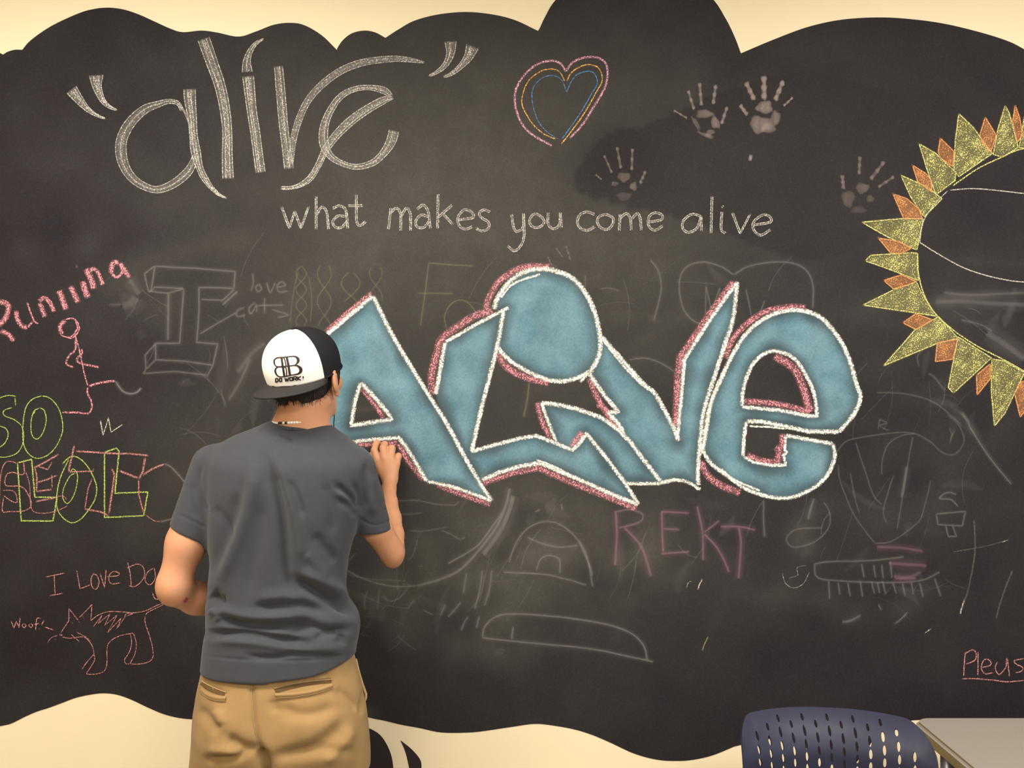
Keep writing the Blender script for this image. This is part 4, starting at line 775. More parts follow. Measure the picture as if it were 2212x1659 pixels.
# ================================================================ signed distance modelling
class Grid:
    def __init__(s, lo, hi, h):
        s.lo = np.array(lo, float); s.h = h; s.n = np.ceil((np.array(hi)-s.lo)/h).astype(int)+1
        s.F = np.full(s.n, 1.0, np.float32)
    def sub(s, lo, hi, m=0.05):
        a = np.clip(np.floor((np.array(lo)-m-s.lo)/s.h).astype(int), 0, s.n); b = np.clip(np.ceil((np.array(hi)+m-s.lo)/s.h).astype(int)+1, 0, s.n)
        if (b <= a).any(): return None, None
        ax = [(s.lo[i]+np.arange(a[i], b[i])*s.h).astype(np.float32) for i in range(3)]
        return (slice(a[0], b[0]), slice(a[1], b[1]), slice(a[2], b[2])), np.meshgrid(*ax, indexing='ij', sparse=True)
    def put(s, sl, d, k, op='u'):
        F = s.F[sl]
        if op == 'u':
            if k > 0:
                h = np.clip(0.5+0.5*(F-d)/k, 0, 1); s.F[sl] = F*(1-h)+d*h-k*h*(1-h)
            else: s.F[sl] = np.minimum(F, d)
        else:
            if k > 0:
                h = np.clip(0.5-0.5*(F+d)/k, 0, 1); s.F[sl] = F*(1-h)+(-d)*h+k*h*(1-h)
            else: s.F[sl] = np.maximum(F, -d)
    def cone(s, a, b, ra, rb, k=0.02, op='u', flat=None):
        a = np.array(a, float); b = np.array(b, float); r = max(ra, rb)
        sl, X = s.sub(np.minimum(a, b)-r, np.maximum(a, b)+r)
        if sl is None: return s
        ab = b-a; t = np.clip(((X[0]-a[0])*ab[0]+(X[1]-a[1])*ab[1]+(X[2]-a[2])*ab[2])/(ab@ab+1e-12), 0, 1)
        P = [X[i]-a[i]-t*ab[i] for i in range(3)]
        if flat is not None:
            n, q = flat; dt = P[0]*n[0]+P[1]*n[1]+P[2]*n[2]; P = [P[i]+n[i]*dt*(q-1) for i in range(3)]
        d = np.sqrt(P[0]**2+P[1]**2+P[2]**2)-(ra+(rb-ra)*t)
        s.put(sl, d.astype(np.float32), k, op); return s
    def chain(s, pts, k=0.012, op='u', flat=None):
        for p, q in zip(pts[:-1], pts[1:]): s.cone(p[:3], q[:3], p[3], q[3], k, op, flat)
        return s
    def ell(s, c, r, k=0.02, op='u', R=None):
        c = np.array(c, float); m = max(r); sl, X = s.sub(c-m, c+m)
        if sl is None: return s
        P = [X[i]-c[i] for i in range(3)]
        if R is not None: P = [R[0][i]*P[0]+R[1][i]*P[1]+R[2][i]*P[2] for i in range(3)]   # into the local axes (columns of R)
        k0 = np.sqrt((P[0]/r[0])**2+(P[1]/r[1])**2+(P[2]/r[2])**2); k1 = np.sqrt((P[0]/r[0]**2)**2+(P[1]/r[1]**2)**2+(P[2]/r[2]**2)**2)+1e-6
        s.put(sl, (k0*(k0-1)/k1).astype(np.float32), k, op); return s
    def loft(s, secs, p=2.4, k=0.02, op='u', capr=0.01):
        """secs: rows (z, x centre, y centre, half width, half depth)"""
        S = np.array(sorted(secs), float)
        if len(S) > 4:
            zz = np.linspace(S[0, 0], S[-1, 0], 240); K = np.exp(-((zz[:, None]-zz[None])/.014)**2); K /= K.sum(1)[:, None]
            S = np.stack([zz]+[K@np.interp(zz, S[:, 0], S[:, j]) for j in range(1, 5)], 1)
        lo = (S[:, 1]-S[:, 3]).min(), (S[:, 2]-S[:, 4]).min(), S[0, 0]; hi = (S[:, 1]+S[:, 3]).max(), (S[:, 2]+S[:, 4]).max(), S[-1, 0]
        sl, X = s.sub(lo, hi); z = X[2]
        I = lambda j: np.interp(z, S[:, 0], S[:, j]).astype(np.float32)
        a, b = I(3), I(4); u = np.abs(X[0]-I(1))/a; v = np.abs(X[1]-I(2))/b
        rr = (u**p+v**p)**(1/p); d = (rr-1)*np.minimum(a, b)*0.9
        dz = np.maximum(S[0, 0]-z, z-S[-1, 0])
        d = np.maximum(d, dz) if capr <= 0 else np.where((d > -capr) & (dz > -capr), np.sqrt(np.maximum(d+capr, 0)**2+np.maximum(dz+capr, 0)**2)-capr, np.maximum(d, dz))
        s.put(sl, d.astype(np.float32), k, op); return s
    def cut(s, pt, n, k=0.0):
        """remove everything on the side the normal points to"""
        pt = np.array(pt, float); n = np.array(n, float); n /= np.linalg.norm(n)
        sl, X = s.sub(s.lo, s.lo+s.n*s.h)
        d = (X[0]-pt[0])*n[0]+(X[1]-pt[1])*n[1]+(X[2]-pt[2])*n[2]
        s.F = np.maximum(s.F, d.astype(np.float32)) ; return s
    def mesh(s):
        f = s.F; n = f.shape; S = f < 0; h = s.h
        C = [(i, j, k) for i in (0, 1) for j in (0, 1) for k in (0, 1)]
        sh = lambda A, c: A[c[0]:n[0]-1+c[0], c[1]:n[1]-1+c[1], c[2]:n[2]-1+c[2]]
        cnt = np.zeros([m-1 for m in n], np.int8)
        for c in C: cnt += sh(S, c)
        act = (cnt > 0) & (cnt < 8); ix = np.argwhere(act)
        val = {c: f[ix[:, 0]+c[0], ix[:, 1]+c[1], ix[:, 2]+c[2]] for c in C}
        acc = np.zeros((len(ix), 3)); num = np.zeros(len(ix))
        for c in C:
            for ax in range(3):
                if c[ax]: continue
                e = list(c); e[ax] = 1; e = tuple(e); va, vb = val[c], val[e]
                cr = (va < 0) != (vb < 0); den = np.where(cr, va-vb, 1.0); t = np.where(cr, va/den, 0)
                p = np.tile(np.array(c, float), (len(ix), 1)); p[:, ax] += t
                acc += p*cr[:, None]; num += cr
        V = s.lo+(ix+acc/num[:, None])*h
        ID = -np.ones([m-1 for m in n], np.int32); ID[act] = np.arange(len(ix))
        Q = []
        for ax in range(3):
            A = [slice(None)]*3; B = [slice(None)]*3; o = [i for i in range(3) if i != ax]
            A[ax] = slice(0, n[ax]-1); B[ax] = slice(1, n[ax])
            for i in o: A[i] = slice(1, n[i]-1); B[i] = slice(1, n[i]-1)
            sa, sb = S[tuple(A)], S[tuple(B)]; E = np.argwhere(sa != sb)
            if not len(E): continue
            ins = sa[E[:, 0], E[:, 1], E[:, 2]]; base = E.copy()
            for i in o: base[:, i] += 1
            def cell(d1, d2):
                c = base.copy(); c[:, o[0]] -= d1; c[:, o[1]] -= d2; return ID[c[:, 0], c[:, 1], c[:, 2]]
            q = np.stack([cell(1, 1), cell(0, 1), cell(0, 0), cell(1, 0)], 1)
            fl = ins if ax != 1 else ~ins
            q = np.where(fl[:, None], q, q[:, ::-1]); Q.append(q)
        Q = np.concatenate(Q); return V, Q[(Q >= 0).all(1)]
def relax(V, Q, it=3, lam=0.5):
    E = np.concatenate([Q[:, [0, 1]], Q[:, [1, 2]], Q[:, [2, 3]], Q[:, [3, 0]]]); E = np.unique(np.sort(E, 1), axis=0)
    deg = np.bincount(E.ravel(), minlength=len(V))[:, None]+1e-9
    for i in range(it):
        for l in (lam, -lam*1.03):
            A = np.zeros_like(V)
            for j in range(3):
                A[:, j] = np.bincount(E[:, 0], V[E[:, 1], j], len(V))+np.bincount(E[:, 1], V[E[:, 0], j], len(V))
            V = V+l*(A/deg-V)
    return V
def blur(V, Q, it=2):
    E = np.concatenate([Q[:, [0, 1]], Q[:, [1, 2]], Q[:, [2, 3]], Q[:, [3, 0]]]); E = np.unique(np.sort(E, 1), axis=0)
    deg = np.bincount(E.ravel(), minlength=len(V))[:, None]+1e-9
    for i in range(it):
        A = np.zeros_like(V)
        for j in range(3): A[:, j] = np.bincount(E[:, 0], V[E[:, 1], j], len(V))+np.bincount(E[:, 1], V[E[:, 0], j], len(V))
        V = V+0.5*(A/deg-V)
    return V
def normals(V, Q):
    n = np.cross(V[Q[:, 2]]-V[Q[:, 0]], V[Q[:, 3]]-V[Q[:, 1]]); N = np.zeros_like(V)
    for i in range(4):
        for j in range(3): N[:, j] += np.bincount(Q[:, i], n[:, j], len(V))
    return N/(np.linalg.norm(N, axis=1)[:, None]+1e-12)
def to_px(V):
    d = V[:, 1]-CAMY; return 1106+V[:, 0]/d*FPX, 829.5-(V[:, 2]-CAMZ)/d*FPX
def folds(V, Q, lines, side=-1.0, it=1):
    """press creases and raise ridges along lines drawn on the cloth (positions read off the photograph, then fixed to the cloth)"""
    N = normals(V, Q); X, Y = to_px(V); D = np.zeros(len(V)); face = np.clip(-N[:, 1]*1.6+0.25, 0, 1)
    for pts_, w, amp in lines:
        R = catmull(pts_, step=6.0); d = np.full(len(V), 1e9); tt = np.zeros(len(V)); n = len(R)-1
        for i, (a, b) in enumerate(zip(R[:-1, :2], R[1:, :2])):
            ab = b-a; t = np.clip(((X-a[0])*ab[0]+(Y-a[1])*ab[1])/(ab@ab+1e-9), 0, 1)
            q = np.hypot(X-a[0]-t*ab[0], Y-a[1]-t*ab[1]); m = q < d; d = np.where(m, q, d); tt = np.where(m, (i+t)/n, tt)
        env = np.clip(np.minimum(tt, 1-tt)*5+0.25, 0, 1)
        D += 1.65*amp*env*np.exp(-(d/w)**2)
    return V+N*(D*face)[:, None]

def tube(pts_, r, mat, name, parent, seg_=8):
    P = [Vector(p) for p in pts_]; v, f = [], []; rr = r if isinstance(r, (list, tuple)) else [r]*len(P); up = None
    for i, p in enumerate(P):
        t = (P[min(i+1, len(P)-1)]-P[max(i-1, 0)]).normalized()
        if up is None: up = t.orthogonal().normalized()
        up = (up-t*up.dot(t)).normalized(); s = t.cross(up)
        for k in range(seg_):
            a = 2*math.pi*k/seg_; v.append(p+(up*math.cos(a)+s*math.sin(a))*rr[i])
        if i: f += [((i-1)*seg_+k, (i-1)*seg_+(k+1) % seg_, i*seg_+(k+1) % seg_, i*seg_+k) for k in range(seg_)]
    f.append(tuple(range(seg_))[::-1]); f.append(tuple((len(P)-1)*seg_+k for k in range(seg_)))
    return mesh_obj(name, [tuple(q) for q in v], f, mat, parent, True)
# ================================================================ the person
M_SKIN = simple('skin_tanned', (0.56, 0.272, 0.150), 0.45, 0.35, var=0.06, vscale=22, bump=0.15, bscale=420, sss=0.12)
M_HAIR = simple('hair_dark_brown', (0.022, 0.014, 0.010), 0.55, 0.3, var=0.4, vscale=120, bump=0.8, bscale=700)
M_TEE = simple('jersey_slate_grey', (0.050, 0.052, 0.062), 0.92, 0.12, var=0.05, vscale=50, bump=0.35, bscale=900, sheen=0.12)
M_KHAKI = simple('twill_khaki', (0.285, 0.18, 0.075), 0.88, 0.15, var=0.10, vscale=14, bump=0.4, bscale=900, sheen=0.08)
M_KDARK = simple('pocket_opening_shade', (0.10, 0.06, 0.028), 0.95, 0.05)  # shade of the pocket opening, painted as a dark strip on the cloth
M_KSEAM = simple('stitched_seam_khaki', (0.36, 0.25, 0.125), 0.85, 0.15, bump=0.6, bscale=900)
M_CAPW = simple('cap_white_foam', (0.92, 0.90, 0.86), 0.8, 0.2, bump=0.1, bscale=900)
M_CAPB = simple('cap_black_mesh', (0.012, 0.012, 0.015), 0.8, 0.2, bump=0.8, bscale=1100)
M_BRIM = simple('cap_brim_black', (0.022, 0.020, 0.020), 0.75, 0.3, bump=0.3, bscale=900)
M_INK = simple('cap_print_black', (0.02, 0.012, 0.012), 0.6)
M_BEADW = simple('bead_white', (0.85, 0.82, 0.74), 0.35, 0.5)
M_BEADB = simple('bead_black', (0.02, 0.02, 0.02), 0.35, 0.5)
M_CORD = simple('earphone_cord_black', (0.012, 0.012, 0.016), 0.5)
M_SHOE = simple('shoe_canvas_dark', (0.05, 0.05, 0.055), 0.8)
M_SOLE = simple('shoe_sole_white', (0.6, 0.58, 0.55), 0.6)
M_CH = simple('chalk_stick_rose', (0.80, 0.35, 0.42), 0.95, 0.05)
PY = -0.40
def W(px, py, y): 
    v = pxw(px, py, y); return (v.x, v.y, v.z)
person = empty('person', (-0.55, PY, 0.0), 'person seen from behind in grey t-shirt, khaki trousers and backward cap, drawing on the chalkboard', 'person')

# ---- t-shirt
def sec(py, l, r, b, yc=PY):
    a = W(l, py, yc); c = W(r, py, yc); return (a[2], (a[0]+c[0])/2, yc, (c[0]-a[0])/2, b)
SH = [sec(909, 594, 698, .054, PY+.028), sec(914, 582, 706, .060, PY+.027), sec(922, 556, 718, .066, PY+.024), sec(932, 526, 734, .076, PY+.021), sec(945, 496, 753, .085, PY+.017), sec(960, 472, 770, .093, PY+.014), sec(980, 456, 784, .102, PY+.008), sec(1005, 448, 792, .110),
      sec(1050, 447, 793, .117), sec(1100, 450, 782, .118), sec(1160, 453, 766, .115), sec(1220, 456, 750, .110), sec(1262, 453, 746, .108), sec(1290, 449, 749, .110), sec(1320, 448, 772, .113),
      sec(1345, 449, 778, .116), sec(1375, 445, 774, .119), sec(1405, 441, 767, .121), sec(1449, 437, 771, .124)]
g = Grid((-0.97, -0.58, 0.83), (-0.24, -0.20, 1.53), 0.0029)
g.loft(SH, 2.35, 0)
lsA, lsB = W(458, 1006, PY+.01), W(406, 1165, PY-.005)
g.cone(lsA, lsB, .052, .0545, 0.022)
rsA, rsM, rsB = W(766, 1012, PY+.01), W(784, 1075, PY+.03), W(811, 1162, PY+.062)
g.cone(rsA, rsM, .052, .051, 0.02); g.cone(rsM, rsB, .051, .048, 0.012)
# hems: cut, then hollow
lh0, lh1 = W(374, 1127, PY), W(452, 1167, PY); 
nL = np.array([lh1[2]-lh0[2], 0, -(lh1[0]-lh0[0])]); nL = -nL if nL[2] > 0 else nL
def cut_local(g, pt, nrm, c, rad):
    pt = np.array(pt, float); nrm = np.array(nrm, float)/np.linalg.norm(nrm); c = np.array(c, float)
    sl, X = g.sub(c-rad, c+rad, 0)
    d = (X[0]-pt[0])*nrm[0]+(X[1]-pt[1])*nrm[1]+(X[2]-pt[2])*nrm[2]
    ball = np.sqrt((X[0]-c[0])**2+(X[1]-c[1])**2+(X[2]-c[2])**2)-rad
    s_ = np.minimum(-d, -ball)   # inside the region where d>0 and ball<0
    q = np.minimum(d, -ball).astype(np.float32); F = g.F[sl]; h = np.maximum(.006-np.abs(F-q), 0)/.006; g.F[sl] = np.maximum(F, q)+h*h*.0015
cut_local(g, lh0, nL, np.array(lsB)+np.array([-0.012, 0, -0.02]), 0.064)
rh = np.array(W(812, 1146, PY+.055)); nR = np.array([.06, .10, -1.0]); nR /= np.linalg.norm(nR)
cut_local(g, rh, nR, rh+nR*0.045, 0.085)
aL = np.array(lsB)-np.array(lsA); aL /= np.linalg.norm(aL); pL = (np.array(lh0)+np.array(lh1))/2

aR = np.array(rsB)-np.array(rsM); aR /= np.linalg.norm(aR); 
inn = [(z, x, y, a-.008, b-.008) for z, x, y, a, b in SH[-3:]]; inn = [(inn[-1][0]-.03,)+inn[-1][1:]]+inn
g.loft([(min(z, W(0, 1412, PY)[2]), x, y, a, b) for z, x, y, a, b in inn], 2.35, 0, 'd', 0)
nk0 = np.array(W(645, 905, PY+.02))
cut_local(g, np.array(W(560, 1449, PY)), (.10, 0, -1), np.array(W(690, 1480, PY)), .16); hp = np.array(W(688, 1443, PY)); cut_local(g, hp, (.34, -.03, -.94), np.array(W(770, 1470, PY)), .17)
V, Q = g.mesh(); V = relax(V, Q, 4)
FT = [(W4([(975, 175), (1050, 205), (1145, 265)]), 7, -.005), (W4([(900, 150), (960, 190), (1010, 260)]), 8, -.003),
      (W4([(950, 400), (1020, 560), (1060, 750), (1085, 950), (1095, 1150), (1130, 1340), (1215, 1445)]), 13, -.011), (W4([(1010, 380), (1080, 560), (1150, 800), (1190, 1000), (1200, 1200)]), 13, .006),
      (W4([(1120, 540), (1180, 680), (1225, 820)]), 8, -.005), (W4([(870, 420), (845, 620), (780, 850), (700, 1060), (600, 1300)]), 17, .010), (W4([(760, 640), (700, 860), (640, 1040), (560, 1240)]), 20, -.007), (W4([(920, 700), (900, 950), (840, 1200), (820, 1400)]), 16, -.005),
      (W4([(560, 740), (640, 860), (700, 980)]), 10, -.004), (W4([(1470, 570), (1580, 680), (1645, 770)]), 8, -.008), (W4([(1490, 690), (1590, 750), (1630, 820)]), 8, -.006), (W4([(1480, 630), (1590, 715), (1640, 790)]), 6, .005), (W4([(1600, 560), (1650, 660), (1668, 780)]), 6, -.006), (W4([(1380, 560), (1450, 760), (1440, 950)]), 13, -.004),
      (W4([(1300, 950), (1380, 1050), (1480, 1160)]), 13, -.005), (W4([(1250, 1080), (1330, 1180), (1420, 1260)]), 12, .004),
      (W4([(1170, 1290), (1290, 1360), (1440, 1440), (1600, 1530)]), 12, -.014), (W4([(1200, 1230), (1350, 1290), (1500, 1370), (1610, 1450)]), 14, .008), (W4([(860, 1500), (1000, 1488), (1200, 1480), (1400, 1525)]), 11, -.009), (W4([(900, 1430), (1100, 1410), (1260, 1440)]), 13, .005),
      (W4([(590, 1560), (800, 1625), (1050, 1635), (1290, 1600)]), 11, -.014), (W4([(560, 1500), (760, 1560), (1000, 1570), (1220, 1560)]), 13, .007), (W4([(530, 1390), (590, 1450), (640, 1470)]), 14, -.012), (W4([(540, 1500), (580, 1550), (600, 1600)]), 9, .006),
      (W5([(330, 245), (600, 252), (850, 292), (1150, 352)]), 11, -.013), (W5([(340, 215), (600, 220), (860, 250), (1000, 260)]), 8, .007), (W5([(360, 300), (640, 310), (900, 340), (1150, 390)]), 12, .006), (W5([(960, 242), (1150, 205), (1290, 230), (1470, 218)]), 10, -.011), (W5([(1180, 290), (1290, 262), (1370, 225)]), 8, -.007), (W5([(1400, 262), (1385, 340)]), 10, -.008),
      (W5([(640, 430), (760, 445), (900, 440), (1020, 412), (1400, 440)]), 6, -.006), (W5([(1000, 360), (1200, 370), (1400, 370)]), 12, .005),
      (W4([(395, 560), (400, 700), (430, 830)]), 8, -.003), (W4([(470, 420), (440, 560), (480, 700), (510, 800)]), 7, -.004), (W4([(300, 800), (400, 850), (500, 900)]), 2.5, -.0016),
      (W4([(1640, 830), (1760, 880), (1900, 840)]), 2.5, -.0016), (W4([(1700, 420), (1680, 600), (1700, 760)]), 7, -.005), (W4([(1750, 500), (1740, 700), (1760, 800)]), 10, .004),
      (W5([(290, 432), (500, 452), (760, 468), (1050, 468), (1300, 448), (1500, 392)]), 2.2, -.0018),
      (W4([(950, 130), (1050, 175), (1200, 195), (1330, 180), (1390, 150)]), 2.0, -.0016), (W4([(1440, 180), (1600, 270), (1740, 370)]), 2.5, .0)]
V = folds(V, Q, FT); V = blur(V, Q, 2)
tee = mesh_obj('t_shirt', V, Q, M_TEE, person, True); tag(tee, 'slate grey crew neck t-shirt, creased at the waist')

cr = []
for i in range(49):
    a_ = 2*math.pi*i/48; q = np.array(W(645, 914, PY+.027)); cr.append(q+np.array([math.sin(a_)*.0670, -math.cos(a_)*.073, -.0075*math.cos(a_)-.004*abs(math.cos(a_))-.004*math.sin(a_)]))
col = tube(cr, .0062, M_TEE, 'collar', tee, 8)
# ---- khaki trousers
hip = lambda py, l, r, b, yc=PY: sec(py, l, r, b, yc)
g = Grid((-1.05, -0.62, 0.03), (-0.22, -0.20, 0.93), 0.0046)
TR = [hip(1400, 448, 762, .102), hip(1418, 446, 764, .104), hip(1445, 439, 772, .110), hip(1480, 431, 782, .120, PY-.004), hip(1530, 422, 790, .132, PY-.006), hip(1580, 419, 796, .138, PY-.006), hip(1630, 418, 799, .128, PY-.002), hip(1662, 420, 799, .108)]
g.loft(TR, 2.3, 0)
kneeL, kneeR = (-0.76, PY+.01, .49), (-0.475, PY+.01, .49)
ankL, ankR = (-0.78, PY+.03, .07), (-0.45, PY+.03, .07)
cL = W(512, 1640, PY); cR = W(695, 1640, PY)
g.cone((cL[0]-.002, PY, .66), kneeL, .099, .086, 0.022); g.cone(kneeL, ankL, .086, .074, 0.02)
g.cone((cR[0]+.004, PY, .66), kneeR, .103, .088, 0.022); g.cone(kneeR, ankR, .088, .074, 0.02)
g.cone(W(530, 1560, PY-.06), W(520, 1600, PY-.06), .062, .062, .05); g.cone(W(680, 1560, PY-.06), W(690, 1600, PY-.06), .066, .064, .05)
g.cut((0, 0, .06), (0, 0, -1))
V, Q = g.mesh(); V = relax(V, Q, 4)
V = folds(V, Q, [(W5([(675, 560), (680, 800), (700, 1000), (745, 1180), (790, 1324)]), 5, -.006), (W5([(740, 1180), (790, 1330), (800, 1500)]), 12, -.020), (W5([(850, 690), (1080, 650), (1320, 622)]), 3.5, -.004), (W5([(270, 635), (370, 690), (475, 725)]), 3.5, -.004),
      (W5([(900, 850), (1100, 900), (1350, 840)]), 14, -.006), (W5([(1400, 960), (1300, 1080), (1100, 1180), (850, 1240)]), 14, -.008), (W5([(1480, 1000), (1400, 1150), (1250, 1280)]), 13, .006), (W5([(480, 1080), (600, 1160), (720, 1180)]), 12, -.009), (W5([(320, 1260), (500, 1250), (640, 1210)]), 9, -.009), (W5([(330, 1180), (480, 1190), (600, 1230)]), 11, .006),
      (W5([(250, 850), (350, 950), (420, 1040)]), 13, -.006), (W5([(400, 860), (420, 980)]), 13, .005), (W5([(1540, 480), (1560, 640), (1572, 740), (1548, 880)]), 5, -.012), (W5([(840, 780), (870, 880)]), 9, -.004), (W5([(1340, 700), (1450, 770), (1530, 860)]), 10, -.005),
      (W5([(1040, 560), (1050, 600)]), 5, -.003), (W5([(930, 570), (920, 640)]), 5, -.003), (W5([(1230, 540), (1280, 600)]), 6, -.003), (W5([(1000, 1230), (1250, 1180), (1500, 1200)]), 12, -.006)])
V = blur(V, Q, 2)
trs = mesh_obj('trousers', V, Q, M_KHAKI, person, True); tag(trs, 'khaki chino trousers')
T_BVH = BVHTree.FromPolygons([tuple(v) for v in V], [tuple(q) for q in Q.tolist()])
CAMP = Vector((0, CAMY, CAMZ))
def on(bvh, px, py, off=0.001):
    """the point of a surface that the camera sees at px,py, lifted a little off it; None where it misses"""
    d = (pxw(px, py, 0)-CAMP).normalized(); h = bvh.ray_cast(CAMP, d)
    return (h[0]-d*off) if h[0] is not None else None
def strip_on(bvh, pts_, w, mat, name, parent, off=0.0015, th=None):
    """a flat strip sewn onto a surface"""
    R = catmull([tuple(p[:2])+((p[2] if len(p) > 2 else w),) for p in pts_], step=3.0); T = np.gradient(R[:, :2], axis=0); T /= np.linalg.norm(T, axis=1)[:, None]+1e-9
    rows = []
    for q, t in zip(R, T):
        row = [on(bvh, q[0]-t[1]*q[2]*s, q[1]+t[0]*q[2]*s, off*(1-abs(s)*1.6)+0.0003) for s in (-.5, -.25, 0, .25, .5)]
        if all(x is not None for x in row): rows.append(row)
    v = [tuple(x) for r_ in rows for x in r_]; f = [(i*5+j, i*5+j+1, i*5+j+6, i*5+j+5) for i in range(len(rows)-1) for j in range(4)]
    if not f: return None
    return mesh_obj(name, v, f, mat, parent, True)
for (op, wl, tp) in [(W5([(862, 712), (1000, 675), (1150, 645), (1312, 628)]), W5([(862, 745), (1000, 738), (1180, 710), (1322, 665)]), W5([(855, 690), (1000, 655), (1150, 632), (1318, 618)])),
                     (W5([(275, 645), (330, 690), (400, 720), (465, 735)]), W5([(268, 700), (330, 745), (400, 765), (470, 768)]), W5([(272, 630), (340, 668), (410, 700), (475, 722)]))]:
    big = op[0][0] > 500
    pk = strip_on(T_BVH, op, 11 if big else 9, M_KDARK, 'pocket', trs, 0.0008)
    if pk:
        tag(pk, 'slanted rear welt pocket')
        strip_on(T_BVH, wl, 10 if big else 10, M_KHAKI, 'pocket_welt', pk, 0.006); strip_on(T_BVH, tp, 3.0, M_KSEAM, 'pocket_seam', pk, 0.004)
        strip_on(T_BVH, [(x, y+6.5) for x, y in wl], 1.6, M_KSEAM, 'pocket_seam', pk, 0.005)
strip_on(T_BVH, W5([(677, 565), (682, 800), (702, 1000), (745, 1180)]), 2.2, M_KSEAM, 'centre_seam', trs, 0.003)
strip_on(T_BVH, W5([(672, 540), (674, 556)]), 12, M_KHAKI, 'belt_loop', trs, 0.005)
p_ = [W(*W5([q])[0], PY+.01) for q in [(1505, 455), (1530, 560), (1560, 660), (1588, 735), (1586, 765), (1566, 810), (1560, 885)]]
tube(catmull(p_ if False else [tuple(q) for q in p_], step=1).tolist() if False else p_, .0035, M_KSEAM, 'side_pocket_edge', trs)

# ---- shoes
for sx in (ankL[0], ankR[0]):
    gs = Grid((sx-.08, PY-.12, -.01), (sx+.08, PY+.26, .14), 0.005)
    gs.cone((sx, PY+.0, .045), (sx, PY+.17, .035), .045, .040, .02); gs.cone((sx, PY+.0, .06), (sx, PY+.03, .10), .045, .042, .02); gs.cut((0, 0, 0.012), (0, 0, -1))
    v, q = gs.mesh(); v = relax(v, q, 3); sh = mesh_obj('shoe', v, q, M_SHOE, person, True)
    gs = Grid((sx-.08, PY-.12, -.01), (sx+.08, PY+.27, .06), 0.005); gs.cone((sx, PY+.0, .02), (sx, PY+.175, .02), .048, .043, .0); gs.cut((0, 0, .022), (0, 0, 1)); gs.cut((0, 0, .0), (0, 0, -1))
    v, q = gs.mesh(); mesh_obj('sole', v, q, M_SOLE, sh, True)

# ---- head, cap frame
HY = PY+.025
th_f = math.radians(24)                        # the head is turned this far to its right
hc = np.array(W(664, 822, HY))
Rh = np.array((Matrix.Rotation(-th_f, 3, 'Z') @ Matrix.Rotation(math.radians(-4), 3, 'Y') @ Matrix.Rotation(math.radians(6), 3, 'X')))   # local +y = face
def HL(x, y, z): return hc+Rh@np.array([x, y, z])
gh = Grid((hc[0]-.19, hc[1]-.17, 1.40), (hc[0]+.16, hc[1]+.18, hc[2]+.15), 0.0026)
gh.ell(HL(0, -.012, .035), (.073, .094, .085), .03, R=Rh); gh.ell(HL(0, .014, -.030), (.055, .068, .070), .035, R=Rh)
gh.cone(HL(-.014, .044, -.080), HL(.014, .044, -.080), .021, .021, .03)                    # chin
gh.cone(HL(-.044, .004, -.050), HL(-.018, .046, -.078), .018, .016, .025); gh.cone(HL(.044, .004, -.050), HL(.018, .046, -.078), .018, .016, .025)  # jaw
gh.cone(HL(-.045, .055, -.015), HL(.045, .055, -.015), .020, .020, .02)                    # cheekbones
gh.cone(HL(-.04, .078, .022), HL(.04, .078, .022), .011, .011, .015)                       # brow
gh.chain([(*HL(0, .085, .015), .008), (*HL(0, .104, -.022), .011), (*HL(0, .098, -.030), .012)], .010)   # nose
gh.cone(HL(-.011, .097, -.030), HL(.011, .097, -.030), .008, .008, .006)
for sx in (-1, 1): gh.ell(HL(.031*sx, .088, .004), (.016, .012, .011), .006, 'd', R=Rh); gh.ell(HL(.031*sx, .078, .004), (.0125, .0125, .0125), .002)   # eyes
gh.cone(HL(-.019, .080, -.050), HL(.019, .080, -.050), .0065, .0065, .006); gh.cone(HL(-.017, .079, -.058), HL(.017, .079, -.058), .0070, .0070, .005)   # lips
# neck: leans from the collar up into the skull
nb0 = np.array(W(645, 935, PY+.015)); nb1 = HL(0, -.030, -.055)
gh.cone(nb0, nb1, .0625, .056, .03); gh.cone(np.array(W(618, 940, PY+.02)), np.array(W(640, 900, PY+.02)), .045, .040, .03); gh.cone(np.array(W(690, 950, PY+.02)), np.array(W(664, 900, PY+.02)), .040, .040, .03)
# ears
for sx in (-1, 1):
    e0 = HL(.0765*sx, .004, -.010)
    gh.ell(e0+Rh@np.array([.010*sx, -.008, .004]), (.0085, .019, .031), .008, R=Rh@np.array(Matrix.Rotation(math.radians(26*sx), 3, 'Z')))
    gh.ell(e0+Rh@np.array([.019*sx, .004, .004]), (.008, .011, .019), .004, 'd', R=Rh@np.array(Matrix.Rotation(math.radians(26*sx), 3, 'Z')))
    gh.ell(e0+Rh@np.array([.006*sx, .0, -.026]), (.007, .010, .012), .006, R=Rh)
vh, qh = gh.mesh(); vh = relax(vh, qh, 2)

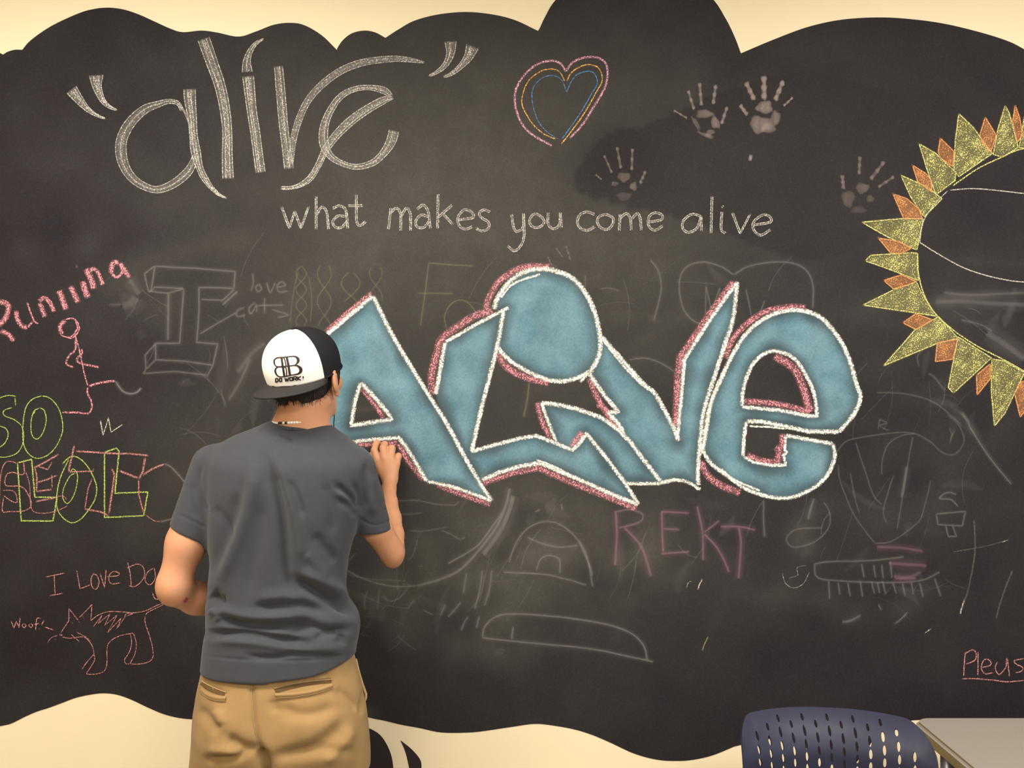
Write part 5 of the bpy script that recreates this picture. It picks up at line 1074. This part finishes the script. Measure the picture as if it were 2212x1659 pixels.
# ---- left arm (hand hidden at the belly)
gl_ = Grid((-1.03, -0.52, 0.98), (-0.66, -0.08, 1.46), 0.0030)
el = np.array(W(374, 1268, PY-.015)); s0 = np.array(W(455, 1015, PY+.01))
gl_.cone(s0, np.array(W(403, 1172, PY-.005)), .045, .0455, .02); gl_.cone(W(403, 1172, PY-.005), W(379, 1250, PY-.012), .0455, .041, .03)
gl_.ell(W(375, 1270, PY-.02), (.037, .034, .036), .03)
wr = np.array(W(490, 1318, PY+.165)); gl_.cone(W(378, 1275, PY-.005), W(425, 1292, PY+.06), .040, .040, .022); gl_.cone(W(425, 1292, PY+.06), wr, .040, .027, .02)
hL = wr+np.array([.07, .03, .004])
gl_.cone(wr, hL, .024, .026, .012, flat=((0, 0.9, .3), 1.35))
for i, (dz, ln) in enumerate([(.026, .062), (.009, .070), (-.009, .066), (-.026, .052)]):
    b0 = hL+np.array([0, .004, dz]); gl_.chain([(*b0, .0095), (*(b0+[ln*.5, -.004, -.002]), .0088), (*(b0+[ln*.8, -.022, -.004]), .0080)], .003)
gl_.chain([(*(wr+[.02, .0, .022]), .012), (*(wr+[.055, -.008, .048]), .0105), (*(wr+[.085, -.018, .050]), .009)], .005)
vl, ql = gl_.mesh(); vl = relax(vl, ql, 2)

# ---- right arm, drawing
gr = Grid((-0.47, -0.46, 1.06), (-0.22, 0.01, 1.47), 0.0021)
elb = W(851, 1196, -.285)
gr.cone(W(775, 1025, PY+.02), W(813, 1140, -.340), .040, .0375, .02); gr.cone(W(813, 1140, -.340), W(845, 1190, -.295), .0375, .034, .014)
gr.ell(W(849, 1200, -.278), (.029, .032, .034), .014)
gr.chain([(*W(848, 1190, -.27), .0325), (*W(846, 1155, -.225), .033), (*W(843, 1120, -.178), .0300), (*W(840, 1085, -.132), .0240), (*W(840, 1052, -.092), .0185)], .008)
gr.chain([(*W(841, 1056, -.096), .0185), (*W(842, 1036, -.072), .020)], .01)
wv = W
gr.cone(wv(836, 1030, -.070), wv(818, 996, -.060), .0175, .0150, .010); gr.cone(wv(843, 1032, -.070), wv(832, 993, -.066), .0175, .0145, .010)
gr.cone(wv(844, 1036, -.072), wv(845, 996, -.064), .0165, .0140, .010); gr.cone(wv(845, 1038, -.072), wv(855, 1002, -.058), .0150, .0132, .010)
FING = [[(816, 992, -.060, .0122), (809, 973, -.050, .0104), (812, 960, -.030, .0090), (816, 955, -.016, .0080)],
        [(830, 988, -.066, .0122), (828, 968, -.055, .0108), (831, 960, -.036, .0094), (828, 960, -.020, .0082)],
        [(844, 990, -.064, .0120), (846, 969, -.050, .0110), (846, 968, -.032, .0094), (839, 980, -.022, .0082)],
        [(855, 1000, -.058, .0116), (860, 986, -.044, .0104), (858, 988, -.028, .0086), (850, 1002, -.022, .0076)]]
for f_ in FING: gr.chain([(*wv(*q[:3]), q[3]) for q in f_], .0042)
gr.chain([(*wv(830, 1025, -.058), .014), (*wv(813, 1004, -.044), .0120), (*wv(806, 982, -.030), .0098), (*wv(812, 966, -.019), .0088)], .005)
vr, qr = gr.mesh(); vr = relax(vr, qr, 2)
# ---- hidden trunk and legs, a little smaller than the clothes
gt = Grid((-1.0, -0.6, 0.03), (-0.25, -0.2, 1.50), 0.009)
gt.loft([(z, x, y+.006, a-.024, b-.030) for z, x, y, a, b in SH[2:]]+[(z-.004, x, y+.006, a-.022, b-.034) for z, x, y, a, b in TR[3:]], 2.3, 0)
gt.cone((cL[0], PY, .66), kneeL, .080, .058, 0.02); gt.cone(kneeL, (ankL[0], ankL[1], .06), .058, .040, 0.02); gt.cone((cR[0], PY, .66), kneeR, .080, .058, 0.02); gt.cone(kneeR, (ankR[0], ankR[1], .06), .058, .040, 0.02)
gt.cone(np.array(W(640, 990, PY+.01)), nb0, .06, .055, .03)
gt.cone(W(480, 1016, PY+.01), s0, .038, .036, .03); gt.cone(W(750, 1016, PY+.01), W(776, 1030, PY+.02), .035, .034, .03)
vt, qt = gt.mesh(); vt = relax(vt, qt, 2)
off = 0; VV, QQ = [], []
for v, q in ((vh, qh), (vl, ql), (vr, qr), (vt, qt)): VV.append(v); QQ.append(q+off); off += len(v)
body = mesh_obj('body', np.concatenate(VV), np.concatenate(QQ), M_SKIN, person, True); tag(body, 'tanned skin of head, neck and bare arms')
# scab on the left elbow
L_BVH = BVHTree.FromPolygons([tuple(v) for v in vl], [tuple(q) for q in ql.tolist()])
M_SCAB = simple('scab_red', (0.45, 0.07, 0.08), 0.6, var=0.2, vscale=300)
strip_on(L_BVH, [(398, 1301), (402, 1296), (405, 1292)], 7, M_SCAB, 'elbow_scab', body, 0.0006)
# the piece of chalk between finger and thumb
v0 = Vector(wv(815, 955, -.004)); v1 = Vector(wv(812, 968, -.026))
ck = tube([v0, v0.lerp(v1, .5), v1], .005, M_CH, 'chalk_piece', None, 12); tag(ck, 'short piece of pink chalk held in the raised hand', 'chalk')

# ---- hair below the cap
cc = np.array(W(658, 809, HY-.006))
roll = math.radians(-9.5); pitch = math.radians(17); faz = math.radians(-22)   # front panel looks this far left of the viewer
Rc = np.array(Matrix.Rotation(roll, 3, 'Y') @ Matrix.Rotation(pitch, 3, 'X') @ Matrix.Rotation(faz, 3, 'Z'))    # local -y = front of the cap
CC0, RC0 = cc, Rc
ghr = Grid((hc[0]-.12, hc[1]-.13, hc[2]-.10), (hc[0]+.12, hc[1]+.12, hc[2]+.13), 0.0026)
ghr.ell(HL(0, -.014, .034), (.0775, .0985, .089), .0, R=Rh); ghr.ell(HL(0, -.030, -.012), (.066, .070, .072), .03, R=Rh)
def hcut(g, pt, n):
    g.cut(pt, n)
for sx in (-1, 1): ghr.cone(HL(.0645*sx, .040, .03), HL(.0625*sx, .036, -.018), .013, .007, .01)
sl, X = ghr.sub(ghr.lo, ghr.lo+ghr.n*ghr.h)
Pl = [Rh[0][i]*(X[0]-hc[0])+Rh[1][i]*(X[1]-hc[1])+Rh[2][i]*(X[2]-hc[2]) for i in range(3)]
az = np.arctan2(Pl[0], -Pl[1]); low = -.058+.012*np.cos(az*2.0)+.004*np.sin(az*9)+.003*np.sin(az*23+1)+np.clip(np.abs(az)-1.0, 0, 2)*0.030
cz = (X[0]-CC0[0])*RC0[0, 2]+(X[1]-CC0[1])*RC0[1, 2]+(X[2]-CC0[2])*RC0[2, 2]; ghr.F = np.maximum(ghr.F, (cz-.004).astype(np.float32)); ghr.F = np.maximum(ghr.F, (low-Pl[2]).astype(np.float32)); ghr.F = np.maximum(ghr.F, (Pl[1]-.056-0*Pl[2]).astype(np.float32))
vv, qq = ghr.mesh(); vv = relax(vv, qq, 2); NN = normals(vv, qq)
nz_ = np.array([mnoise.noise(Vector(p*90)) for p in vv]); vv = vv+NN*(nz_*0.0016)[:, None]
hair = mesh_obj('hair', vv, qq, M_HAIR, person, True); tag(hair, 'short dark brown hair at the nape')
# short strands along the hairline
lp = (vv-hc)@Rh; az_ = np.arctan2(lp[:, 0], -lp[:, 1]); cand = np.where((np.abs(az_) < 1.7) & (lp[:, 2] < -.015))[0]
sv, sf = [], []
for i in rng.choice(cand, min(1500, len(cand)), replace=False):
    p = Vector(vv[i]); n = Vector(NN[i]); dn = (Vector((0, 0, -1))+n*0.25+Vector(rng.normal(0, .35, 3))).normalized(); s_ = dn.cross(n).normalized()*0.0006; L = random.uniform(.006, .013)
    b = len(sv); sv += [tuple(p-s_), tuple(p+s_), tuple(p+n*.0012+dn*L*.6+s_*.7), tuple(p+n*.0012+dn*L*.6-s_*.7), tuple(p+n*.0006+dn*L)]; sf += [(b, b+1, b+2, b+3), (b+3, b+2, b+4)]
hs = mesh_obj('hair_strands', sv, sf, M_HAIR, hair); hs['kind'] = 'stuff'

# ---- cap, worn backwards
H_ = .122
def cap_pt(az, t, off=0.0):
    """az from the front (radians, positive to the viewer's right), t 0 rim .. 1 button"""
    a, b = .0935, .1020
    r = (1-t**2.9)**(1/2.25) if t < 1 else 0.0
    bul = 1+.045*math.sin(min(t, 1)*math.pi)
    fr = max(0, math.cos(az))
    x = math.sin(az)*a*r*bul; y = -math.cos(az)*b*r*(bul+.02*fr*math.sin(t*math.pi)); z = H_*t+.006*fr*(1-t)*0
    p = np.array([x, y, z])
    if off: p = p*(1+off/max(.05, np.linalg.norm(p)))
    return cc+Rc@p
def cap_patch(a0, a1, na, nt_, off=0.0, t0=0.0, t1=1.0, th=.002):
    v, f = [], []
    for i in range(na+1):
        for j in range(nt_+1):
            t = t0+(t1-t0)*(j/nt_); t = t if t1 < 1 else t0+(1-t0)*math.sin(j/nt_*math.pi/2)
            v.append(tuple(cap_pt(a0+(a1-a0)*i/na, t, off)))
    for i in range(na):
        for j in range(nt_): b = i*(nt_+1)+j; f.append((b, b+nt_+1, b+nt_+2, b+1))
    return v, f
cap = empty('cap', tuple(cc), None, None); cap.parent = person; cap.matrix_parent_inverse = Matrix.Translation(person.location).inverted()
tag(cap, 'flat-brimmed snapback cap with white front and black mesh, worn backwards')
PW = math.radians(65)
def cap_obj(name, vf, mat, solid=.002):
    o = mesh_obj(name, vf[0], vf[1], mat, cap, True)
    if solid: m = o.modifiers.new('s', 'SOLIDIFY'); m.thickness = solid; m.offset = -1
    return o
v_, f_ = cap_patch(-PW, PW, 48, 36); f_ = [q[::1] for q in f_]
front = cap_obj('front_panel', (v_, f_), M_CAPW); tag(front, 'white foam front panel')
v_, f_ = cap_patch(PW, 2*math.pi-PW, 80, 36, -.0006)
# opening with the strap at the back of the cap (over the forehead)
keep = []
for q in f_:
    c_ = (np.mean([v_[i] for i in q], 0)-cc)@Rc; a_ = math.atan2(c_[0], c_[1])
    if not (abs(a_) < .55 and .012 < c_[2] < .012+.045*math.cos(a_/.55*math.pi/2)): keep.append(q)
crown = cap_obj('crown', (v_, keep), M_CAPB); tag(crown, 'black mesh rear panels')
# button
bp = [tuple(cap_pt(0, 1.0)+Rc@np.array([0, 0, z])) for z in (-.001, .002, .0045)]
tube(bp, [.0085, .008, .003], M_CAPB, 'button', cap, 16)
# sweat band edge under the mesh
tb = tube([tuple(cap_pt(PW+(2*math.pi-2*PW)*i/60, 0.01)) for i in range(61)], .003, M_CAPB, 'band', cap)
# brim: flat, slightly drooping at the sides
v, f = [], []; NA, NR = 48, 14; BA = math.radians(68)
for i in range(NA+1):
    az0 = -BA+2*BA*i/NA; base = (cap_pt(az0, 0.0)-cc)@Rc
    ln = .072*(max(0, math.cos(az0/BA*math.pi/2))**.42)
    for j in range(NR+1):
        s = j/NR; d = np.array([math.sin(az0)*.28, -1.0, 0]); d /= np.linalg.norm(d)
        p = base+d*(ln*s-.002)+np.array([0, 0, -.020*(p0 := (base[0]/.09))**2*s*0.5-.003*s])
        v.append(tuple(cc+Rc@p))
for i in range(NA):
    for j in range(NR): b = i*(NR+1)+j; f.append((b, b+1, b+NR+2, b+NR+1))
brim = cap_obj('brim', (v, f), M_BRIM, .0035); brim.modifiers[0].offset = 0
# emblem and words, printed on the white panel: found by looking at the panel, then fixed to it
F_BVH = BVHTree.FromPolygons(v_ if False else [tuple(x) for x in cap_patch(-PW, PW, 48, 36)[0]], cap_patch(-PW, PW, 48, 36)[1])
EZ = view(560, 700, 200)
def print_line(pts_, w, name, parent, smooth=True):
    R = (catmull if smooth else straight)([tuple(p[:2])+((p[2] if len(p) > 2 else w),) for p in EZ(pts_)] if False else [(*EZ([p[:2]])[0], max(22, (p[2] if len(p) > 2 else w))*200/2212*1.25) for p in pts_], step=0.8)
    T = np.gradient(R[:, :2], axis=0); T /= np.linalg.norm(T, axis=1)[:, None]+1e-9; rows = []
    for q, t in zip(R, T):
        a_ = on(F_BVH, q[0]-t[1]*q[2]/2, q[1]+t[0]*q[2]/2, .0013); b_ = on(F_BVH, q[0]+t[1]*q[2]/2, q[1]-t[0]*q[2]/2, .0013)
        if a_ is not None and b_ is not None: rows += [tuple(a_), tuple(b_)]
    return rows
def print_part(name, strokes, label=None, parent=None):
    v, f = [], []
    for st_ in strokes:
        w, q = st_[0], st_[1]; rows = print_line(q, w, name, front, len(st_) < 3); b = len(v); v += rows
        f += [(b+2*i, b+2*i+1, b+2*i+3, b+2*i+2) for i in range(len(rows)//2-1)]
    o = mesh_obj(name, v, f, M_INK, front)
    if label: tag(o, label)
    return o
BBS = [(44, [(655, 785), (700, 1010), (735, 1240)], 1), (40, [(530, 800), (560, 1010), (600, 1255)], 1),
       (10, [(400, 805), (600, 790), (780, 768)], 1), (12, [(480, 1265), (650, 1250), (800, 1215)], 1), (10, [(430, 1022), (600, 1012), (850, 985)], 1),
       (14, [(780, 768, 12), (860, 775, 30), (925, 830, 55), (925, 900, 50), (880, 960, 22), (840, 985, 12)]), (14, [(840, 985, 12), (920, 1000, 34), (985, 1060, 60), (990, 1130, 58), (930, 1190, 36), (800, 1218, 14)]),
       (14, [(520, 800, 10), (430, 808, 16), (365, 850, 26), (355, 920, 30), (385, 995, 20), (450, 1022, 10)]), (14, [(545, 1022, 10), (440, 1028, 14), (385, 1080, 28), (385, 1150, 34), (430, 1230, 26), (500, 1262, 12), (600, 1258, 10)]),
       (12, [(545, 790), (600, 830), (640, 1000)]), (12, [(585, 1020), (640, 1060), (655, 1240)])]
print_part('emblem', BBS, 'black monogram of two back to back letters B')
def word(chars):
    out = []
    for ch in chars:
        for q in ch: out.append((23, q, 1))
    return out
def gx_(x, base): return base-(x-380)*0.105
def gly(ch, x, w):
    b, t = lambda q: 1395-(q-380)*.085, lambda q: 1300-(q-380)*.085
    P = {'D': [[(0, 0), (0, 1)], [(0, 0), (.7, .1), (1, .5), (.7, .95), (0, 1)]], 'O': [[(.1, .1), (.9, .1), (.9, .9), (.1, .9), (.1, .1)]], 'W': [[(0, 1), (.25, 0), (.5, .7), (.75, 0), (1, 1)]],
         'R': [[(0, 0), (0, 1), (.9, 1), (.9, .5), (0, .5)], [(.4, .5), (1, 0)]], 'K': [[(0, 0), (0, 1)], [(1, 1), (0, .5), (1, 0)]], '!': [[(.5, 1), (.5, .35)], [(.5, .12), (.5, 0)]]}[ch]
    return [[(x+w*u, b(x+w*u)+(t(x+w*u)-b(x+w*u))*v) for u, v in s] for s in P]
print_part('lettering', word([gly('D', 390, 62), gly('O', 475, 66), gly('W', 610, 95), gly('O', 725, 75), gly('R', 820, 75), gly('K', 920, 75), gly('!', 1020, 60)]), 'small black capitals reading DO WORK!')

# ---- bead necklace
nk = empty('necklace', tuple(nb0), None, None); nk.parent = person; nk.matrix_parent_inverse = Matrix.Translation(person.location).inverted(); tag(nk, 'white and black bead necklace')
ring = []
for i in range(60):
    a = 2*math.pi*i/60; c0 = np.array(W(646, 908, PY+.02)); d = np.array([math.sin(a), -math.cos(a)*1.0, 0])
    x = c0+np.array([d[0]*.0655, d[1]*.069, .001+.004*math.sin(a)-.004*math.cos(a)+.028*max(0, -math.cos(a))])
    ring.append(x)
for i in range(60):
    a_, b_ = ring[i], ring[(i+1) % 60]; long = True
    mt = M_BEADB if i in (54, 55, 57, 3, 12, 13, 27, 40) else M_BEADW
    o = tube([a_, a_*.5+b_*.5, b_*.96+a_*.04], .0033, mt, 'bead', nk, 8)
# ---- earphone cord
ear = HL(.088, -.002, -.022)
cpts = [tuple(ear), W(725, 850, HY+.055), W(723, 885, HY+.05), W(721, 915, HY+.05), W(721, 942, HY+.045), W(716, 965, PY+.10), W(690, 1000, PY+.125), W(660, 1060, PY+.132)]
tube([tuple(q) for q in catmull([tuple(c) for c in cpts], step=.01)] if False else cpts, .0016, M_CORD, 'earphone_cord', person, 6)
# ================================================================ chair and table at the lower right
M_SHELL = simple('plastic_slate_blue', (0.020, 0.022, 0.045), 0.50, 0.28, bump=0.03, bscale=700)
M_FRAME = simple('chair_frame_grey', (0.20, 0.20, 0.21), 0.35, 0.5, metal=0.6)
M_TABLE = simple('laminate_warm_grey', (0.235, 0.21, 0.185), 0.55, 0.4, var=0.06, vscale=260)
M_EDGE = simple('table_edge_tan', (0.24, 0.17, 0.075), 0.5)
def build_chair():
    cy = -0.62; c0 = pxw(1796, 1545, cy); yaw = math.radians(-7)
    root = empty('chair', (c0.x, cy, 0.0), 'dark slate-blue plastic chair with slotted curved back, in front of the table', 'chair', rz=yaw)
    BW, BH = 0.213, 0.36
    ztop = c0.z+.003
    def shell(u, v):
        """u -1..1 across, v 0 (bottom of back) .. 1 (rolled top), local frame, the sitter looks toward -y"""
        lip = max(0, v-.72)/.28
        y = -0.085*abs(u)**2.4 + 0.030*(1-v) + 0.075*lip**1.9 - 0.012*math.sin(v*math.pi)
        z = ztop-BH*(1-v)*1.0 + (-.012*lip**2.5)
        z += -.010*(u*0.5+.5)**2*0
        x = u*BW*(0.93+0.07*v)
        return Vector((x, y, z))
    # outline with rounded top corners and slots as holes, meshed in the unrolled shell, then bent
    A, B = 1.0, 0.0
    def rc(cx, cy_, rx, ry, a0, a1, n=8): return [(cx+rx*math.cos(a0+(a1-a0)*i/n), cy_+ry*math.sin(a0+(a1-a0)*i/n)) for i in range(n+1)]
    loop = rc(-1+.14, 1-.16, .14, .16, math.pi, math.pi/2)+[(x, 1.0) for x in np.linspace(-.8, .70, 16)]+rc(1-.22, 1-.20, .22, .20, math.pi/2, 0)+[(1.0, y) for y in np.linspace(.76, .12, 10)]+rc(1-.2, .12, .2, .12, 0, -math.pi/2)+[(x, 0) for x in np.linspace(.75, -.75, 18)]+rc(-1+.2, .12, .2, .12, -math.pi/2, -math.pi)+[(-1.0, y) for y in np.linspace(.16, .80, 10)]
    P = [Vector(p) for p in loop]; E = [(i, (i+1) % len(loop)) for i in range(len(loop))]; slots = []
    cols = 13; rows = 12
    for i in range(cols):
        for j in range(rows):
            x = -.82+1.64*i/(cols-1); y = .985-.040-(j+(.5 if i % 2 else 0))*.074
            if y < .13 or (i in (0,) and j == 0) or (i >= cols-1 and j < 2): continue
            sl_ = -.34+.52*i/(cols-1); x += (y-.9)*sl_*.25
            hl = .030 if y < .88 else .021; hw = .0165
            q = []
            for k in range(12):
                a = 2*math.pi*k/12; uu, vv_ = hw*math.cos(a), hl*math.sin(a); q.append((x+uu+vv_*sl_*.9, y+vv_))
            slots.append((x, y, hl)); b = len(P); P += [Vector(p) for p in q]; E += [(b+k, b+(k+1) % 12) for k in range(12)]
    for x in np.arange(-.98, .99, .045):
        for y in np.arange(.02, .99, .032):
            if any(abs(x-s[0]) < .027 and abs(y-s[1]) < s[2]+.006 for s in slots): continue
            if (abs(x) > .8 and (y > .8)) or (abs(x) > .82 and y < .12): continue
            P.append(Vector((x+random.uniform(-.004, .004), y+random.uniform(-.003, .003))))
    cv, ce, cf, *_ = delaunay_2d_cdt(P, E, [], 1, 1e-5, False)
    fs = []
    for f in cf:
        c = sum((Vector(cv[i]) for i in f), Vector((0, 0)))/len(f)
        if any(abs(c.x-s[0]) < .03 and ((c.x-s[0]-(c.y-s[1])*(-.34+.52*((s[0]+.82)/1.64))*.9)/.0162)**2+((c.y-s[1])/s[2])**2 < .92 for s in slots): continue
        fs.append(tuple(f))
    S0 = [shell(p[0], p[1]) for p in cv]
    NR = [((shell(p[0]+.01, p[1])-shell(p[0]-.01, p[1])).cross(shell(p[0], p[1]+.01)-shell(p[0], p[1]-.01))).normalized() for p in cv]
    n_ = len(S0); vs = [tuple(a-b*.0025) for a, b in zip(S0, NR)]+[tuple(a+b*.0025) for a, b in zip(S0, NR)]
    ff = [f for f in fs]+[tuple(n_+i for i in reversed(f)) for f in fs]
    cnt = {}
    for f in fs:
        for a, b in zip(f, f[1:]+f[:1]): cnt[(a, b)] = 1
    for (a, b) in list(cnt):
        if (b, a) not in cnt:
            k = len(vs); vs += [vs[a], vs[b], vs[n_+b], vs[n_+a]]; ff.append((k+1, k, k+3, k+2))
    back = mesh_obj('backrest', vs, ff, M_SHELL, root, True, world=False)
    # seat pan
    vs, fs = [], []; n1_, n2_ = 24, 20
    for i in range(n1_+1):
        for j in range(n2_+1):
            u = -1+2*i/n1_; v = j/n2_; rr = (1-max(0, abs(u)-.75)/.25*.25)
            x = u*.215*(1-.06*v); y = .03-v*.42*rr; z = .445-.018*math.cos(u*math.pi/2)*math.sin(v*math.pi)+.05*max(0, .18-v)/.18*.6-.03*max(0, v-.85)/.15
            vs.append((x, y, z))
    for i in range(n1_):
        for j in range(n2_): b = i*(n2_+1)+j; fs.append((b, b+1, b+n2_+2, b+n2_+1))
    seat = mesh_obj('seat', vs, fs, M_SHELL, root, True, world=False); m = seat.modifiers.new('s', 'SOLIDIFY'); m.thickness = .006
    for sx in (-1, 1):
        for (y0, y1) in ((-.32, -.40), (-.02, .10)):
            t = tube([(sx*.18, y0, .43), (sx*.205, (y0+y1)/2, .22), (sx*.225, y1, .0)], .011, M_FRAME, 'leg', None); t.parent = root
        t = tube([(sx*.20, .0, .44), (sx*.205, .055, .50), (sx*.19, .045, .62)], .010, M_FRAME, 'back_support', None); t.parent = root
        t = tube([(sx*.18, -.34, .425), (sx*.18, -.0, .425)], .010, M_FRAME, 'seat_rail', None); t.parent = root
build_chair()
def build_table():
    y1 = -0.36; bl = pxw(1966, 1549, y1); z1 = bl.z; x0 = bl.x; x1 = x0+1.52; y0 = y1-.76; th = .038
    root = empty('table', ((x0+x1)/2, (y0+y1)/2, 0), 'warm grey laminate table with rounded corners beside the slotted chair', 'table')
    r = .045; pts_ = []
    for (cx, cy_, a0) in ((x1-r, y1-r, 0), (x0+r, y1-r, 90), (x0+r, y0+r, 180), (x1-r, y0+r, 270)):
        for k in range(9): a = math.radians(a0+k*90/8); pts_.append((cx+r*math.cos(a), cy_+r*math.sin(a)))
    b = bmesh.new(); vs = [b.verts.new((x, y, z1-th)) for x, y in pts_]; fc = b.faces.new(vs)
    e = bmesh.ops.extrude_face_region(b, geom=[fc]); bmesh.ops.translate(b, verts=[v for v in e['geom'] if isinstance(v, bmesh.types.BMVert)], vec=(0, 0, th))
    bmesh.ops.recalc_face_normals(b, faces=b.faces[:]); bmesh.ops.bevel(b, geom=[e_ for e_ in b.edges if abs(e_.verts[0].co.z-e_.verts[1].co.z) < 1e-5], offset=.008, segments=3, affect='EDGES')
    tt = bm_obj('tabletop', b, M_TABLE, root); tt.data.materials.append(M_EDGE)
    for pl in tt.data.polygons:
        if abs(pl.normal.z) < .7: pl.material_index = 1
    for sx in (x0+.07, x1-.07):
        for sy in (y0+.07, y1-.07): tube([(sx, sy, z1-th), (sx, sy, .35), (sx, sy, 0)], .022, M_FRAME, 'leg', root, 14)
    bm_obj('apron', box_bm((x0+.08, y1-.09, z1-th-.07), (x1-.08, y1-.07, z1-th)), M_FRAME, root); bm_obj('apron', box_bm((x0+.08, y0+.07, z1-th-.07), (x1-.08, y0+.09, z1-th)), M_FRAME, root)
build_table()
